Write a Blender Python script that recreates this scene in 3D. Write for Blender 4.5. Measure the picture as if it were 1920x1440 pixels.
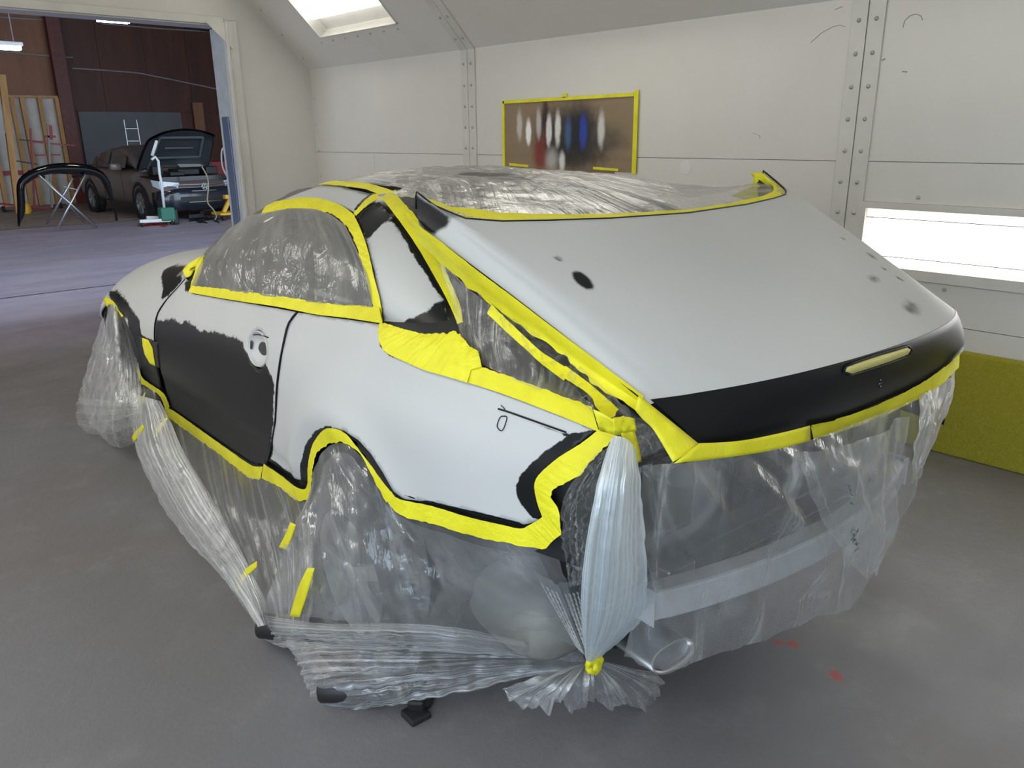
import bpy, bmesh, math, random
import numpy as np
from mathutils import Vector, Matrix, noise
from mathutils.geometry import delaunay_2d_cdt
for o in list(bpy.data.objects): bpy.data.objects.remove(o)
SC = bpy.context.scene; COL = SC.collection
random.seed(7); rng = np.random.default_rng(7)
PI = math.pi
# ---------------------------------------------------------------- camera
FPX = 1484.89899; AZ, PITCH, ROLL = 0.734594195, 0.305468961, -0.0107079647
CAMP = np.array([0, 0, 1.7])
def cam_rot():
    f = np.array([math.sin(AZ)*math.cos(PITCH), math.cos(AZ)*math.cos(PITCH), -math.sin(PITCH)])
    r = np.array([math.cos(AZ), -math.sin(AZ), 0]); u = np.cross(r, f)
    c, s = math.cos(ROLL), math.sin(ROLL)
    return np.array([c*r+s*u, -s*r+c*u, f])
RC = cam_rot()
cd = bpy.data.cameras.new('camera'); cam = bpy.data.objects.new('camera', cd); COL.objects.link(cam)
cd.sensor_width = 36; cd.lens = FPX/1920*36; cd.clip_start = .05; cd.clip_end = 200
m = Matrix([list(RC[0])+[0], list(RC[1])+[0], list(-RC[2])+[0], [0, 0, 0, 1]]).transposed()
m.translation = Vector(CAMP); cam.matrix_world = m; SC.camera = cam
# ---------------------------------------------------------------- world, exposure
W = bpy.data.worlds.new('sky'); SC.world = W; W.use_nodes = True
W.node_tree.nodes['Background'].inputs[0].default_value = (.68, .84, 1, 1)
W.node_tree.nodes['Background'].inputs[1].default_value = 4.6
SC.view_settings.view_transform = 'Standard'; SC.view_settings.look = 'None'
SC.view_settings.exposure = 0.0; SC.view_settings.gamma = 1; SC.view_settings.use_curve_mapping = False
try: SC.cycles.transparent_max_bounces = 16; SC.cycles.max_bounces = 7
except Exception: pass
LIGHT_SLOPE, LIGHT_WALL, LIGHT_LEFT, LIGHT_SHOP = 4.6, 6.0, 8.0, 26.0

# ---------------------------------------------------------------- helpers
def tag(o, label=None, cat=None, group=None, kind=None):
    for k, v in (('label', label), ('category', cat), ('group', group), ('kind', kind)):
        if v: o[k] = v
    return o
def mesh(name, verts, faces, mat, parent=None, smooth=False, attrs=None, uv=None, recentre=False):
    verts = np.asarray(verts, float).reshape(-1, 3); loc = None
    me = bpy.data.meshes.new(name)
    if recentre:
        loc = np.array([(verts[:, 0].min()+verts[:, 0].max())/2, (verts[:, 1].min()+verts[:, 1].max())/2, verts[:, 2].min()])
        verts = verts-loc
    me.from_pydata(verts.tolist(), [], [list(map(int, f)) for f in faces]); me.update()
    if smooth: me.polygons.foreach_set('use_smooth', [True]*len(me.polygons))
    for k, v in (attrs or {}).items():
        a = me.attributes.new(k, 'FLOAT', 'POINT'); a.data.foreach_set('value', np.asarray(v, np.float32))
    if uv is not None:
        l = me.uv_layers.new(name='UVMap'); vi = np.zeros(len(me.loops), int); me.loops.foreach_get('vertex_index', vi)
        l.data.foreach_set('uv', np.asarray(uv, np.float32)[vi].ravel())
    if mat:
        for q in (mat if isinstance(mat, (list, tuple)) else [mat]): me.materials.append(q)
    o = bpy.data.objects.new(name, me); COL.objects.link(o)
    if parent: o.parent = parent
    if loc is not None: o.location = loc
    return o
def empty(name, loc=(0, 0, 0), rz=0, label=None, cat=None, group=None, parent=None):
    o = bpy.data.objects.new(name, None); COL.objects.link(o); o.location = loc; o.rotation_euler = (0, 0, rz)
    if parent: o.parent = parent
    return tag(o, label, cat, group)
class MB:
    def __init__(s): s.v = []; s.f = []
    def add(s, v, f):
        n = len(s.v); s.v += [tuple(map(float, p)) for p in v]; s.f += [tuple(i+n for i in q) for q in f]; return s
    def box(s, c, d, rot=None, bev=0):
        x, y, z = [q/2 for q in d]; P = [(-x,-y,-z),(x,-y,-z),(x,y,-z),(-x,y,-z),(-x,-y,z),(x,-y,z),(x,y,z),(-x,y,z)]
        if rot is not None: P = [tuple(rot @ Vector(p)) for p in P]
        return s.add([(p[0]+c[0], p[1]+c[1], p[2]+c[2]) for p in P], [(0,3,2,1),(4,5,6,7),(0,1,5,4),(1,2,6,5),(2,3,7,6),(3,0,4,7)])
    def bar(s, a, b, w, h=None, up=(0, 0, 1)):
        a, b = Vector(a), Vector(b); h = h or w; t = (b-a).normalized(); u = Vector(up)
        if abs(t.dot(u)) > .95: u = Vector((0, 1, 0))
        r = t.cross(u).normalized(); u = r.cross(t)
        P = [p+r*sx*w/2+u*sz*h/2 for p in (a, b) for sx, sz in ((-1,-1),(1,-1),(1,1),(-1,1))]
        return s.add(P, [(0,1,2,3),(7,6,5,4),(0,4,5,1),(1,5,6,2),(2,6,7,3),(3,7,4,0)])
    def tube(s, pts, r, n=8, caps=True):
        pts = [Vector(p) for p in pts]; R = r if hasattr(r, '__len__') else [r]*len(pts); base = len(s.v); u = None
        for i, p in enumerate(pts):
            t = (pts[min(i+1, len(pts)-1)]-pts[max(i-1, 0)]).normalized()
            if u is None: u = t.orthogonal().normalized()
            u = (u-t*u.dot(t)).normalized(); w = t.cross(u)
            for k in range(n):
                a = 2*PI*k/n; s.v.append(tuple(p+(u*math.cos(a)+w*math.sin(a))*R[i]))
        for i in range(len(pts)-1):
            for k in range(n):
                a, b = base+i*n+k, base+i*n+(k+1) % n; s.f.append((a, b, b+n, a+n))
        if caps: s.f.append(tuple(base+k for k in range(n))[::-1]); s.f.append(tuple(base+(len(pts)-1)*n+k for k in range(n)))
        return s
    def lathe(s, prof, c, axis, n=24):
        c = Vector(c); ax = Vector(axis).normalized(); u = ax.orthogonal().normalized(); w = ax.cross(u); base = len(s.v)
        for (r, h) in prof:
            for k in range(n):
                a = 2*PI*k/n; s.v.append(tuple(c+ax*h+(u*math.cos(a)+w*math.sin(a))*r))
        for i in range(len(prof)-1):
            for k in range(n):
                a, b = base+i*n+k, base+i*n+(k+1) % n; s.f.append((a, b, b+n, a+n))
        return s
    def build(s, name, mat, parent=None, smooth=False, recentre=None, bevel=0):
        o = mesh(name, s.v, s.f, mat, parent, smooth, recentre=(parent is None) if recentre is None else recentre)
        if bevel: b = o.modifiers.new('b', 'BEVEL'); b.width = bevel; b.segments = 2; b.limit_method = 'ANGLE'
        return o
def grid_mesh(P):
    n, m = P.shape[:2]; f = [(i*m+j, i*m+j+1, (i+1)*m+j+1, (i+1)*m+j) for i in range(n-1) for j in range(m-1)]
    return P.reshape(-1, 3), f
# ---- materials
def mat(name): 
    M = bpy.data.materials.new(name); M.use_nodes = True; N = M.node_tree.nodes; L = M.node_tree.links
    return M, N, L, N['Principled BSDF']
def node(N, t, **k):
    n = N.new(t)
    for a, b in k.items():
        if a.startswith('i_'):
            key = a[2:]; key = int(key) if key.isdigit() else key.replace('_', ' '); n.inputs[key].default_value = b
        else: setattr(n, a, b)
    return n
def mixc(N, L, fac, a, b):
    m = N.new('ShaderNodeMix'); m.data_type = 'RGBA'
    for s, v in ((0, fac), (6, a), (7, b)):
        if hasattr(v, 'is_linked') or hasattr(v, 'links'): L.new(v, m.inputs[s])
        else: m.inputs[s].default_value = v if s == 0 else (*v, 1)
    return m.outputs[2]
def simple(name, col, rough=.5, metal=0, spec=.5, var=0, vscale=8, bump=0, bscale=60, emit=0, coat=0):
    M, N, L, B = mat(name); B.inputs['Base Color'].default_value = (*col, 1); B.inputs['Roughness'].default_value = rough
    B.inputs['Metallic'].default_value = metal; B.inputs['Specular IOR Level'].default_value = spec
    if coat: B.inputs['Coat Weight'].default_value = coat; B.inputs['Coat Roughness'].default_value = .1
    tc = N.new('ShaderNodeTexCoord')
    if var:
        n = node(N, 'ShaderNodeTexNoise', i_Scale=vscale, i_Detail=5.); L.new(tc.outputs['Object'], n.inputs['Vector'])
        r = node(N, 'ShaderNodeMapRange', i_1=.3, i_2=.7); L.new(n.outputs[0], r.inputs[0])
        L.new(mixc(N, L, r.outputs[0], [c*(1-var) for c in col], [min(1, c*(1+var)) for c in col]), B.inputs['Base Color'])
    if bump:
        n = node(N, 'ShaderNodeTexNoise', i_Scale=bscale, i_Detail=3.); L.new(tc.outputs['Object'], n.inputs['Vector'])
        b = node(N, 'ShaderNodeBump', i_Strength=bump, i_Distance=.01); L.new(n.outputs[0], b.inputs['Height']); L.new(b.outputs[0], B.inputs['Normal'])
    if emit: B.inputs['Emission Color'].default_value = (*col, 1); B.inputs['Emission Strength'].default_value = emit
    return M
def painted(name, scale=42., amp=1.3, soft=.3):
    """grey primer with sanded-through black: the attribute 'paint' is the signed distance to the hand-drawn patch outlines"""
    M, N, L, B = mat(name); a = node(N, 'ShaderNodeAttribute', attribute_name='paint'); tc = N.new('ShaderNodeTexCoord')
    n = node(N, 'ShaderNodeTexNoise', i_Scale=scale, i_Detail=6., i_Roughness=.65); L.new(tc.outputs['Object'], n.inputs['Vector'])
    s1 = node(N, 'ShaderNodeMath', operation='SUBTRACT', i_1=.5); L.new(n.outputs[0], s1.inputs[0])
    s2 = node(N, 'ShaderNodeMath', operation='MULTIPLY_ADD', i_1=amp*2); L.new(s1.outputs[0], s2.inputs[0]); L.new(a.outputs['Fac'], s2.inputs[2])
    r = node(N, 'ShaderNodeMapRange', i_1=-soft, i_2=soft, interpolation_type='SMOOTHSTEP'); L.new(s2.outputs[0], r.inputs[0])
    n2 = node(N, 'ShaderNodeTexNoise', i_Scale=2.5, i_Detail=4.); L.new(tc.outputs['Object'], n2.inputs['Vector'])
    g = mixc(N, L, n2.outputs[0], (.46, .475, .48), (.54, .55, .55)); k = mixc(N, L, n2.outputs[0], (.004, .005, .006), (.009, .011, .013))
    L.new(mixc(N, L, r.outputs[0], g, k), B.inputs['Base Color'])
    rr = node(N, 'ShaderNodeMapRange', i_3=.42, i_4=.36); L.new(r.outputs[0], rr.inputs[0]); L.new(rr.outputs[0], B.inputs['Roughness'])
    B.inputs['Specular IOR Level'].default_value = .28
    return M
def film(name, base=.30, streak=.45, su=40., sv=2.5, white=(.86, .88, .90), crink=14., bump=.5, rough=.16, lo=.42, hi=.72, gl=.3):
    """thin polythene: clear film with milky folds that run along UV v"""
    M = bpy.data.materials.new(name); M.use_nodes = True; N = M.node_tree.nodes; L = M.node_tree.links; N.clear()
    out = N.new('ShaderNodeOutputMaterial'); uv = N.new('ShaderNodeUVMap'); uv.uv_map = 'UVMap'; tc = N.new('ShaderNodeTexCoord')
    mp = N.new('ShaderNodeMapping'); mp.inputs['Scale'].default_value = (su, sv, 1); L.new(uv.outputs[0], mp.inputs[0])
    n1 = node(N, 'ShaderNodeTexNoise', i_Scale=1., i_Detail=5., i_Roughness=.62, i_Distortion=.35); L.new(mp.outputs[0], n1.inputs['Vector'])
    n2 = node(N, 'ShaderNodeTexNoise', i_Scale=crink, i_Detail=4., i_Roughness=.55, i_Distortion=1.2); L.new(tc.outputs['Object'], n2.inputs['Vector'])
    r1 = node(N, 'ShaderNodeMapRange', i_1=lo, i_2=hi, interpolation_type='SMOOTHSTEP'); L.new(n1.outputs[0], r1.inputs[0])
    r2 = node(N, 'ShaderNodeMapRange', i_1=.5, i_2=.78, interpolation_type='SMOOTHSTEP'); L.new(n2.outputs[0], r2.inputs[0])
    lw = node(N, 'ShaderNodeLayerWeight', i_Blend=.35)
    a = node(N, 'ShaderNodeMath', operation='MULTIPLY_ADD', i_1=streak, i_2=base); L.new(r1.outputs[0], a.inputs[0])
    a2 = node(N, 'ShaderNodeMath', operation='MULTIPLY_ADD', i_1=streak*.45); L.new(r2.outputs[0], a2.inputs[0]); L.new(a.outputs[0], a2.inputs[2])
    a3 = node(N, 'ShaderNodeMath', operation='MULTIPLY_ADD', i_1=.35); L.new(lw.outputs['Facing'], a3.inputs[0]); L.new(a2.outputs[0], a3.inputs[2]); a3.use_clamp = True
    h = node(N, 'ShaderNodeMath', operation='ADD'); L.new(n1.outputs[0], h.inputs[0]); L.new(n2.outputs[0], h.inputs[1])
    b = node(N, 'ShaderNodeBump', i_Strength=bump, i_Distance=.03); L.new(h.outputs[0], b.inputs['Height'])
    gls = node(N, 'ShaderNodeBsdfGlossy', i_Roughness=rough); gls.inputs['Color'].default_value = (1, 1, 1, 1); L.new(b.outputs[0], gls.inputs['Normal'])
    df = N.new('ShaderNodeBsdfDiffuse'); df.inputs[0].default_value = (*white, 1); L.new(b.outputs[0], df.inputs['Normal'])
    tl = N.new('ShaderNodeBsdfTranslucent'); tl.inputs[0].default_value = (*white, 1)
    m1 = node(N, 'ShaderNodeMixShader', i_0=.4); L.new(df.outputs[0], m1.inputs[1]); L.new(tl.outputs[0], m1.inputs[2])
    m2 = node(N, 'ShaderNodeMixShader', i_0=gl); L.new(m1.outputs[0], m2.inputs[1]); L.new(gls.outputs[0], m2.inputs[2])
    tr = N.new('ShaderNodeBsdfTransparent'); tr.inputs[0].default_value = (.97, .975, .98, 1)
    m3 = N.new('ShaderNodeMixShader'); L.new(a3.outputs[0], m3.inputs[0]); L.new(tr.outputs[0], m3.inputs[1]); L.new(m2.outputs[0], m3.inputs[2])
    L.new(m3.outputs[0], out.inputs[0]); return M

# ---------------------------------------------------------------- materials
M = {}
def wall_material():
    Mt, N, L, B = mat('booth_wall_paint'); tc = N.new('ShaderNodeTexCoord')
    n = node(N, 'ShaderNodeTexNoise', i_Scale=1.1, i_Detail=6., i_Roughness=.6); L.new(tc.outputs['Object'], n.inputs['Vector'])
    c = mixc(N, L, n.outputs[0], (.57, .555, .51), (.68, .66, .62))
    L.new(c, B.inputs['Base Color']); B.inputs['Roughness'].default_value = .33; B.inputs['Specular IOR Level'].default_value = .5
    n3 = node(N, 'ShaderNodeTexNoise', i_Scale=220., i_Detail=2.); L.new(tc.outputs['Object'], n3.inputs['Vector'])
    b = node(N, 'ShaderNodeBump', i_Strength=.12, i_Distance=.004); L.new(n3.outputs[0], b.inputs['Height']); L.new(b.outputs[0], B.inputs['Normal'])
    return Mt
M['wall'] = wall_material()
M['trim'] = simple('white_steel_trim', (.58, .57, .53), .3, spec=.5, var=.06, vscale=5)
M['bolt'] = simple('painted_bolt', (.42, .42, .40), .35, metal=.3)
M['jamb'] = simple('grey_door_jamb', (.42, .44, .47), .4, var=.1)
def floor_material():
    Mt, N, L, B = mat('booth_floor_concrete'); tc = N.new('ShaderNodeTexCoord')
    def nz(s, d, r=.55, dist=0., sc=None):
        n = node(N, 'ShaderNodeTexNoise', i_Scale=s, i_Detail=d, i_Roughness=r, i_Distortion=dist)
        if sc:
            mp = N.new('ShaderNodeMapping'); mp.inputs['Scale'].default_value = sc; L.new(tc.outputs['Object'], mp.inputs[0]); L.new(mp.outputs[0], n.inputs['Vector'])
        else: L.new(tc.outputs['Object'], n.inputs['Vector'])
        return n.outputs[0]
    def ramp(x, a, b):
        r = node(N, 'ShaderNodeMapRange', i_1=a, i_2=b, interpolation_type='SMOOTHSTEP'); L.new(x, r.inputs[0]); return r.outputs[0]
    c = mixc(N, L, ramp(nz(.55, 4), .38, .62), (.155, .148, .149), (.168, .166, .180))
    c = mixc(N, L, ramp(nz(.8, 5, .6, .8), .52, .75), c, (.172, .143, .128))
    c = mixc(N, L, ramp(nz(2.6, 8, .7), .5, .72), c, (.20, .196, .203))
    c = mixc(N, L, ramp(nz(38, 4, .7), .62, .8), c, (.122, .118, .118))
    # lilac daylight sheen towards the shop, painted into the floor colour
    sep = N.new('ShaderNodeSeparateXYZ'); L.new(tc.outputs['Object'], sep.inputs[0])
    ad = node(N, 'ShaderNodeMath', operation='MULTIPLY_ADD', i_1=2.2); L.new(nz(1.1, 3, .5, .3, (.4, 1.6, 1)), ad.inputs[0]); L.new(sep.outputs[1], ad.inputs[2])
    c = mixc(N, L, ramp(ad.outputs[0], 7.4, 10.8), c, mixc(N, L, ramp(nz(1., 4, .6, .5, (.35, 2.2, 1)), .35, .65), (.34, .285, .355), (.42, .36, .435)))
    # paint drips
    for (x, y, r) in ((2.24, .92, .022), (2.265, 1.135, .010), (2.29, 1.10, .016)):
        v = node(N, 'ShaderNodeVectorMath', operation='DISTANCE'); v.inputs[1].default_value = (x, y, 0)
        L.new(tc.outputs['Object'], v.inputs[0])
        ww = node(N, 'ShaderNodeMath', operation='MULTIPLY_ADD', i_1=.06, i_2=0.); L.new(nz(22, 3), ww.inputs[0]); L.new(v.outputs['Value'], ww.inputs[2])
        inv_ = node(N, 'ShaderNodeMapRange', i_1=r+.042, i_2=r+.022, interpolation_type='SMOOTHSTEP'); L.new(ww.outputs[0], inv_.inputs[0])
        c = mixc(N, L, inv_.outputs[0], c, (.36, .08, .08))
    L.new(c, B.inputs['Base Color'])
    rr = node(N, 'ShaderNodeMapRange', i_1=.3, i_2=.7, i_3=.38, i_4=.6); L.new(nz(3, 5), rr.inputs[0]); L.new(rr.outputs[0], B.inputs['Roughness'])
    b = node(N, 'ShaderNodeBump', i_Strength=.25, i_Distance=.01); L.new(nz(16, 8, .65), b.inputs['Height']); L.new(b.outputs[0], B.inputs['Normal'])
    return Mt
M['floor'] = floor_material()
M['shopfloor'] = simple('shop_floor_concrete', (.36, .28, .24), .6, var=.25, vscale=2)
M['joint'] = simple('floor_joint', (.02, .02, .025), .8)
def wood(name, a, b, sc=(14, 14, 1.2)):
    Mt, N, L, B = mat(name); tc = N.new('ShaderNodeTexCoord'); mp = N.new('ShaderNodeMapping'); mp.inputs['Scale'].default_value = sc
    L.new(tc.outputs['Object'], mp.inputs[0]); n = node(N, 'ShaderNodeTexNoise', i_Scale=1., i_Detail=6., i_Roughness=.6, i_Distortion=.4); L.new(mp.outputs[0], n.inputs['Vector'])
    r = node(N, 'ShaderNodeMapRange', i_1=.3, i_2=.7); L.new(n.outputs[0], r.inputs[0]); L.new(mixc(N, L, r.outputs[0], a, b), B.inputs['Base Color']); B.inputs['Roughness'].default_value = .55
    return Mt
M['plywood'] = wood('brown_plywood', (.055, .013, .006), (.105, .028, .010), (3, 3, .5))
M['plylit'] = wood('warm_lit_plywood', (.22, .085, .04), (.30, .12, .055), (3, 3, .5))
M['lumber'] = wood('yellow_lumber', (.42, .20, .055), (.62, .33, .11), (9, 9, 1.))
M['rust'] = simple('red_oxide_steel', (.13, .022, .014), .5, var=.2)
M['redsteel'] = simple('red_steel', (.35, .03, .03), .45)
M['insul'] = simple('white_insulation', (.62, .55, .50), .7, var=.12, vscale=3, bump=.4, bscale=9)
M['greyboard'] = simple('grey_board', (.12, .115, .12), .6, var=.1, vscale=1.5)
M['dark'] = simple('dark_ceiling', (.02, .014, .012), .8)
M['conduit'] = simple('grey_conduit', (.30, .28, .27), .5)
M['black'] = simple('gloss_black', (.006, .006, .007), .12, spec=.6)
M['blackm'] = simple('matt_black_plastic', (.014, .014, .016), .5)
M['body_under'] = simple('black_undercoat', (.012, .014, .016), .5, var=.3)
M['dkgrey'] = simple('dark_grey_panel', (.035, .04, .045), .4, var=.2, vscale=4)
M['rubber'] = simple('tyre_rubber', (.018, .018, .018), .7, bump=.2, bscale=40)
M['alloy'] = simple('silver_alloy', (.55, .56, .58), .3, metal=.7)
M['alloyd'] = simple('dull_alloy', (.22, .225, .23), .45, metal=.4)
M['steel'] = simple('brushed_steel', (.50, .51, .52), .35, metal=.9)
M['alum'] = simple('aluminium_shield', (.62, .62, .60), .4, metal=.15, var=.15, vscale=20)
M['beam'] = simple('grey_crash_beam', (.40, .41, .42), .45, var=.12, vscale=6)
M['glass_dark'] = simple('dark_window_glass', (.035, .036, .035), .1, spec=.6)
M['greenbox'] = simple('green_plastic', (.02, .16, .10), .45)
M['yellowsteel'] = simple('yellow_enamel', (.75, .42, .03), .45)
M['redp'] = simple('red_plastic', (.30, .02, .02), .4)
M['white'] = simple('white_enamel', (.75, .75, .74), .4)
M['brown_car'] = simple('dusty_brown_car_paint', (.15, .112, .106), .34, spec=.5, coat=.3)
M['navy_car'] = simple('dusty_navy_car_paint', (.018, .022, .032), .22, coat=.4)
M['primer'] = painted('primer_with_sanded_spots')
M['primer_soft'] = painted('primer_with_soft_spots', 16., .5, .5)
def tape_material():
    Mt, N, L, B = mat('yellow_masking_tape'); tc = N.new('ShaderNodeTexCoord')
    n = node(N, 'ShaderNodeTexNoise', i_Scale=9., i_Detail=4.); L.new(tc.outputs['Object'], n.inputs['Vector'])
    r = node(N, 'ShaderNodeMapRange', i_1=.35, i_2=.65); L.new(n.outputs[0], r.inputs[0])
    L.new(mixc(N, L, r.outputs[0], (.68, .625, .008), (.78, .73, .022)), B.inputs['Base Color']); B.inputs['Roughness'].default_value = .55
    n2 = node(N, 'ShaderNodeTexNoise', i_Scale=45., i_Detail=3., i_Distortion=.6); L.new(tc.outputs['Object'], n2.inputs['Vector'])
    b = node(N, 'ShaderNodeBump', i_Strength=.45, i_Distance=.006); L.new(n2.outputs[0], b.inputs['Height']); L.new(b.outputs[0], B.inputs['Normal'])
    return Mt
M['tape'] = tape_material()
M['tape_pale'] = simple('pale_tape', (.66, .60, .20), .5, var=.1, bump=.3)
M['lamp'] = simple('lamp_tube', (1, .97, .90), emit=LIGHT_SLOPE)
M['frameglow'] = simple('lit_frame_glow', (.93, .90, .76), emit=.95)
M['lampwall'] = simple('side_lamp_tube', (1, .985, .96), emit=LIGHT_WALL)
M['lampleft'] = simple('added_left_lamp', (1, .98, .94), emit=LIGHT_LEFT)
M['lampshop'] = simple('shop_lamp_tube', (1, .95, .85), emit=LIGHT_SHOP)
def filter_material():
    Mt, N, L, B = mat('yellow_green_filter'); tc = N.new('ShaderNodeTexCoord')
    n = node(N, 'ShaderNodeTexNoise', i_Scale=60., i_Detail=7., i_Roughness=.7, i_Distortion=1.5); L.new(tc.outputs['Object'], n.inputs['Vector'])
    n1 = node(N, 'ShaderNodeTexNoise', i_Scale=5., i_Detail=4.); L.new(tc.outputs['Object'], n1.inputs['Vector'])
    r = node(N, 'ShaderNodeMapRange', i_1=.35, i_2=.65); L.new(n.outputs[0], r.inputs[0])
    c = mixc(N, L, r.outputs[0], (.30, .27, .012), (.52, .47, .03)); c = mixc(N, L, n1.outputs[0], c, (.42, .37, .02))
    L.new(c, B.inputs['Base Color']); B.inputs['Roughness'].default_value = .8
    b = node(N, 'ShaderNodeBump', i_Strength=.8, i_Distance=.02); L.new(n.outputs[0], b.inputs['Height']); L.new(b.outputs[0], B.inputs['Normal'])
    return Mt
M['filter'] = filter_material()
FL = {
 'skirt': film('film_skirt', .10, .44, 30., .5, white=(.74, .75, .76), crink=5, bump=.35, lo=.5, hi=.74, gl=.4),
 'cabin': film('film_cabin', .42, .28, 7., .8, crink=6., bump=.45, white=(.40, .395, .38), gl=.16),
 'roof': film('film_roof', .16, .45, 26., .8, crink=5., bump=.55, white=(.80, .79, .75), gl=.5, rough=.13),
 'rear': film('film_rear', .15, .58, 12., .6, white=(.76, .78, .79), crink=3.5, bump=.4, lo=.50, hi=.76, gl=.35),
 'wheel': film('film_wheel', .09, .36, 9., 1.6, crink=4.5, bump=.55, white=(.72, .73, .74), lo=.48, hi=.76, gl=.4),
 'column': film('film_column', .60, .35, 24., .35, crink=6, white=(.80, .90, .97), bump=.35),
 'crumple': film('film_crumple', .06, .60, 9., 9., crink=22., bump=1., lo=.54, hi=.8, gl=.5),
 'bag': film('film_bag', .24, .50, 10., 2., crink=6., bump=.6, lo=.46, hi=.74, gl=.4),
 'gather': film('film_gather', .26, .50, 22., .35, crink=6, bump=.4, gl=.35, lo=.45, hi=.7),
 'ruffle': film('film_ruffle', .16, .48, 26., .9, crink=9., bump=.6, gl=.4),
 'milky': film('film_milky', .72, .2, 10., 3., crink=9, white=(.72, .69, .64)),
}
# ================================================================ THE BOOTH
XR, YD, ZW, XL, YB = 4.517, 8.18, 2.38, -1.25, -4.6      # right wall, door wall, wall height, left wall, open end
ZC = 3.55
def struct(o): o['kind'] = 'structure'; return o
def worldray(px, py): return RC.T @ np.array([(px-960)/FPX, -(py-720)/FPX, 1])
def W3(px, py, ax, v):
    d = worldray(px, py); return CAMP+d*((v-CAMP[ax])/d[ax])
fl = struct(mesh('floor', [(-9, YB-8, 0), (16, YB-8, 0), (16, 18.45, 0), (-9, 18.45, 0)], [(0, 1, 2, 3)], M['floor']))
fl2 = struct(mesh('floor', [(-9, 18.45, 0), (16, 18.45, 0), (16, 26, 0), (-9, 26, 0)], [(0, 1, 2, 3)], M['shopfloor']))
for y in (10.35, 18.45): MB().box((4, y, .0), (22, .03, .006)).build('floor_joint', M['joint'], fl)
# right wall: backing slab + panels with open joints
wr = struct(mesh('wall_right', *[MB().box((XR+.06, (YD+YB)/2, ZW/2+.05), (.06, YD-YB+.2, ZW+.1)).v, MB().box((0, 0, 0), (1, 1, 1)).f], M['bolt']))
J = .0035
def panel(y0, y1, z0, z1, parent=wr):
    b = MB(); b.box((XR+.0155, (y0+y1)/2, (z0+z1)/2), (.031, y1-y0-J, z1-z0-J)); b.build('wall_panel', M['wall'], parent)
POSTS = [5.5, 2.13, -1.24]
for (a, b) in ((5.5, YD), (2.13, 5.5), (-1.24, 2.13), (YB, -1.24)):
    if a == 5.5: panel(5.5, YD, 1.537, ZW); panel(7.02, YD, 0, 1.537); panel(5.5, 7.02, .693, 1.537); panel(5.5, 7.02, 0, .693)
    elif a == -1.24:
        panel(a, b, 1.537, ZW); panel(a, b, 1.322, 1.537); panel(a, b, .693, .918); panel(a, b, 0, .693)
        panel(2.05, 2.13, .918, 1.322); panel(-1.24, -1.1, .918, 1.322)
    else: panel(a, b, 1.537, ZW); panel(a, b, .693, 1.537); panel(a, b, 0, .693)
# side light unit in the right wall
def sidelight(y0, y1, z0, z1):
    r = empty('wall_light', (XR, (y0+y1)/2, z0), 0, 'long recessed light glowing white low in the right wall behind the boot lid', 'light')
    def add(name, mb, mt): o = mesh(name, np.array(mb.v)-np.array(r.location), mb.f, mt, r); return o
    t = .035
    for (ya, yb, za, zb) in ((y0, y1, z1-t, z1), (y0, y1, z0, z0+t*1.6), (y1-t, y1, z0+t*1.6, z1-t), (y0, y0+t, z0+t*1.6, z1-t)):
        add('frame', MB().box((XR-.004, (ya+yb)/2, (za+zb)/2), (.03, yb-ya, zb-za)), M['trim'])
    add('frame_glow', MB().box((XR+.024, (y0+y1)/2, (z0+z1)/2), (.004, y1-y0-.02, z1-z0-.02)), M['frameglow'])  # weak glow standing in for lamp light on the cream frame
    add('diffuser', MB().box((XR+.02, (y0+y1)/2, (z0+z1)/2), (.006, y1-y0-.15, z1-z0-.14)), M['lampwall'])
    add('glazing_bar', MB().box((XR+.012, (y0+y1)/2, z1-.085), (.01, y1-y0-.07, .006)), M['trim'])
    add('glazing_bar', MB().box((XR+.012, (y0+y1)/2, z0+.11), (.01, y1-y0-.07, .006)), M['trim'])
sidelight(-1.1, 2.05, .918, 1.322)
# sloped ceiling strip above the right wall
s45 = math.sqrt(.5)
def on_slope(t, y, off=0): return (XR-t*s45-off*s45, y, ZW+t*s45-off*s45)   # t = distance up the slope
TS = (ZC-ZW)/s45
cs = struct(empty('ceiling'))
def slope_quad(name, t0, t1, y0, y1, off, mt, parent, th=.012):
    v = [on_slope(t, y, o) for o in (off, off-th) for t, y in ((t0, y0), (t1, y0), (t1, y1), (t0, y1))]
    return mesh(name, v, [(0,1,2,3),(7,6,5,4),(0,4,5,1),(1,5,6,2),(2,6,7,3),(3,7,4,0)], mt, parent)
LY = [(6.15, 7.47), (2.9, 4.6), (-.4, 1.3), (-3.6, -2.2)]
LT0, LT1 = .34, 1.46
bay = [(5.5, YD), (2.13, 5.5), (-1.24, 2.13), (YB, -1.24)]
for (a, b), (la, lb) in zip(bay, LY):
    slope_quad('ceiling_panel', 0, LT0, a, b, 0, M['wall'], cs); slope_quad('ceiling_panel', LT1, TS, a, b, 0, M['wall'], cs)
    slope_quad('ceiling_panel', LT0, LT1, a, la, 0, M['wall'], cs); slope_quad('ceiling_panel', LT0, LT1, lb, b, 0, M['wall'], cs)
mesh('ceiling_panel', [(XR-(ZC-ZW), YB, ZC), (XR-(ZC-ZW), YD, ZC), (XL+(ZC-ZW), YD, ZC), (XL+(ZC-ZW), YB, ZC)], [(0, 1, 2, 3)], M['wall'], cs)
mesh('backing', [on_slope(-.05, YB-.1, -.05), on_slope(TS+.1, YB-.1, -.05), on_slope(TS+.1, YD+.1, -.05), on_slope(-.05, YD+.1, -.05)], [(0, 1, 2, 3)], M['bolt'], cs) if False else None
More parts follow.
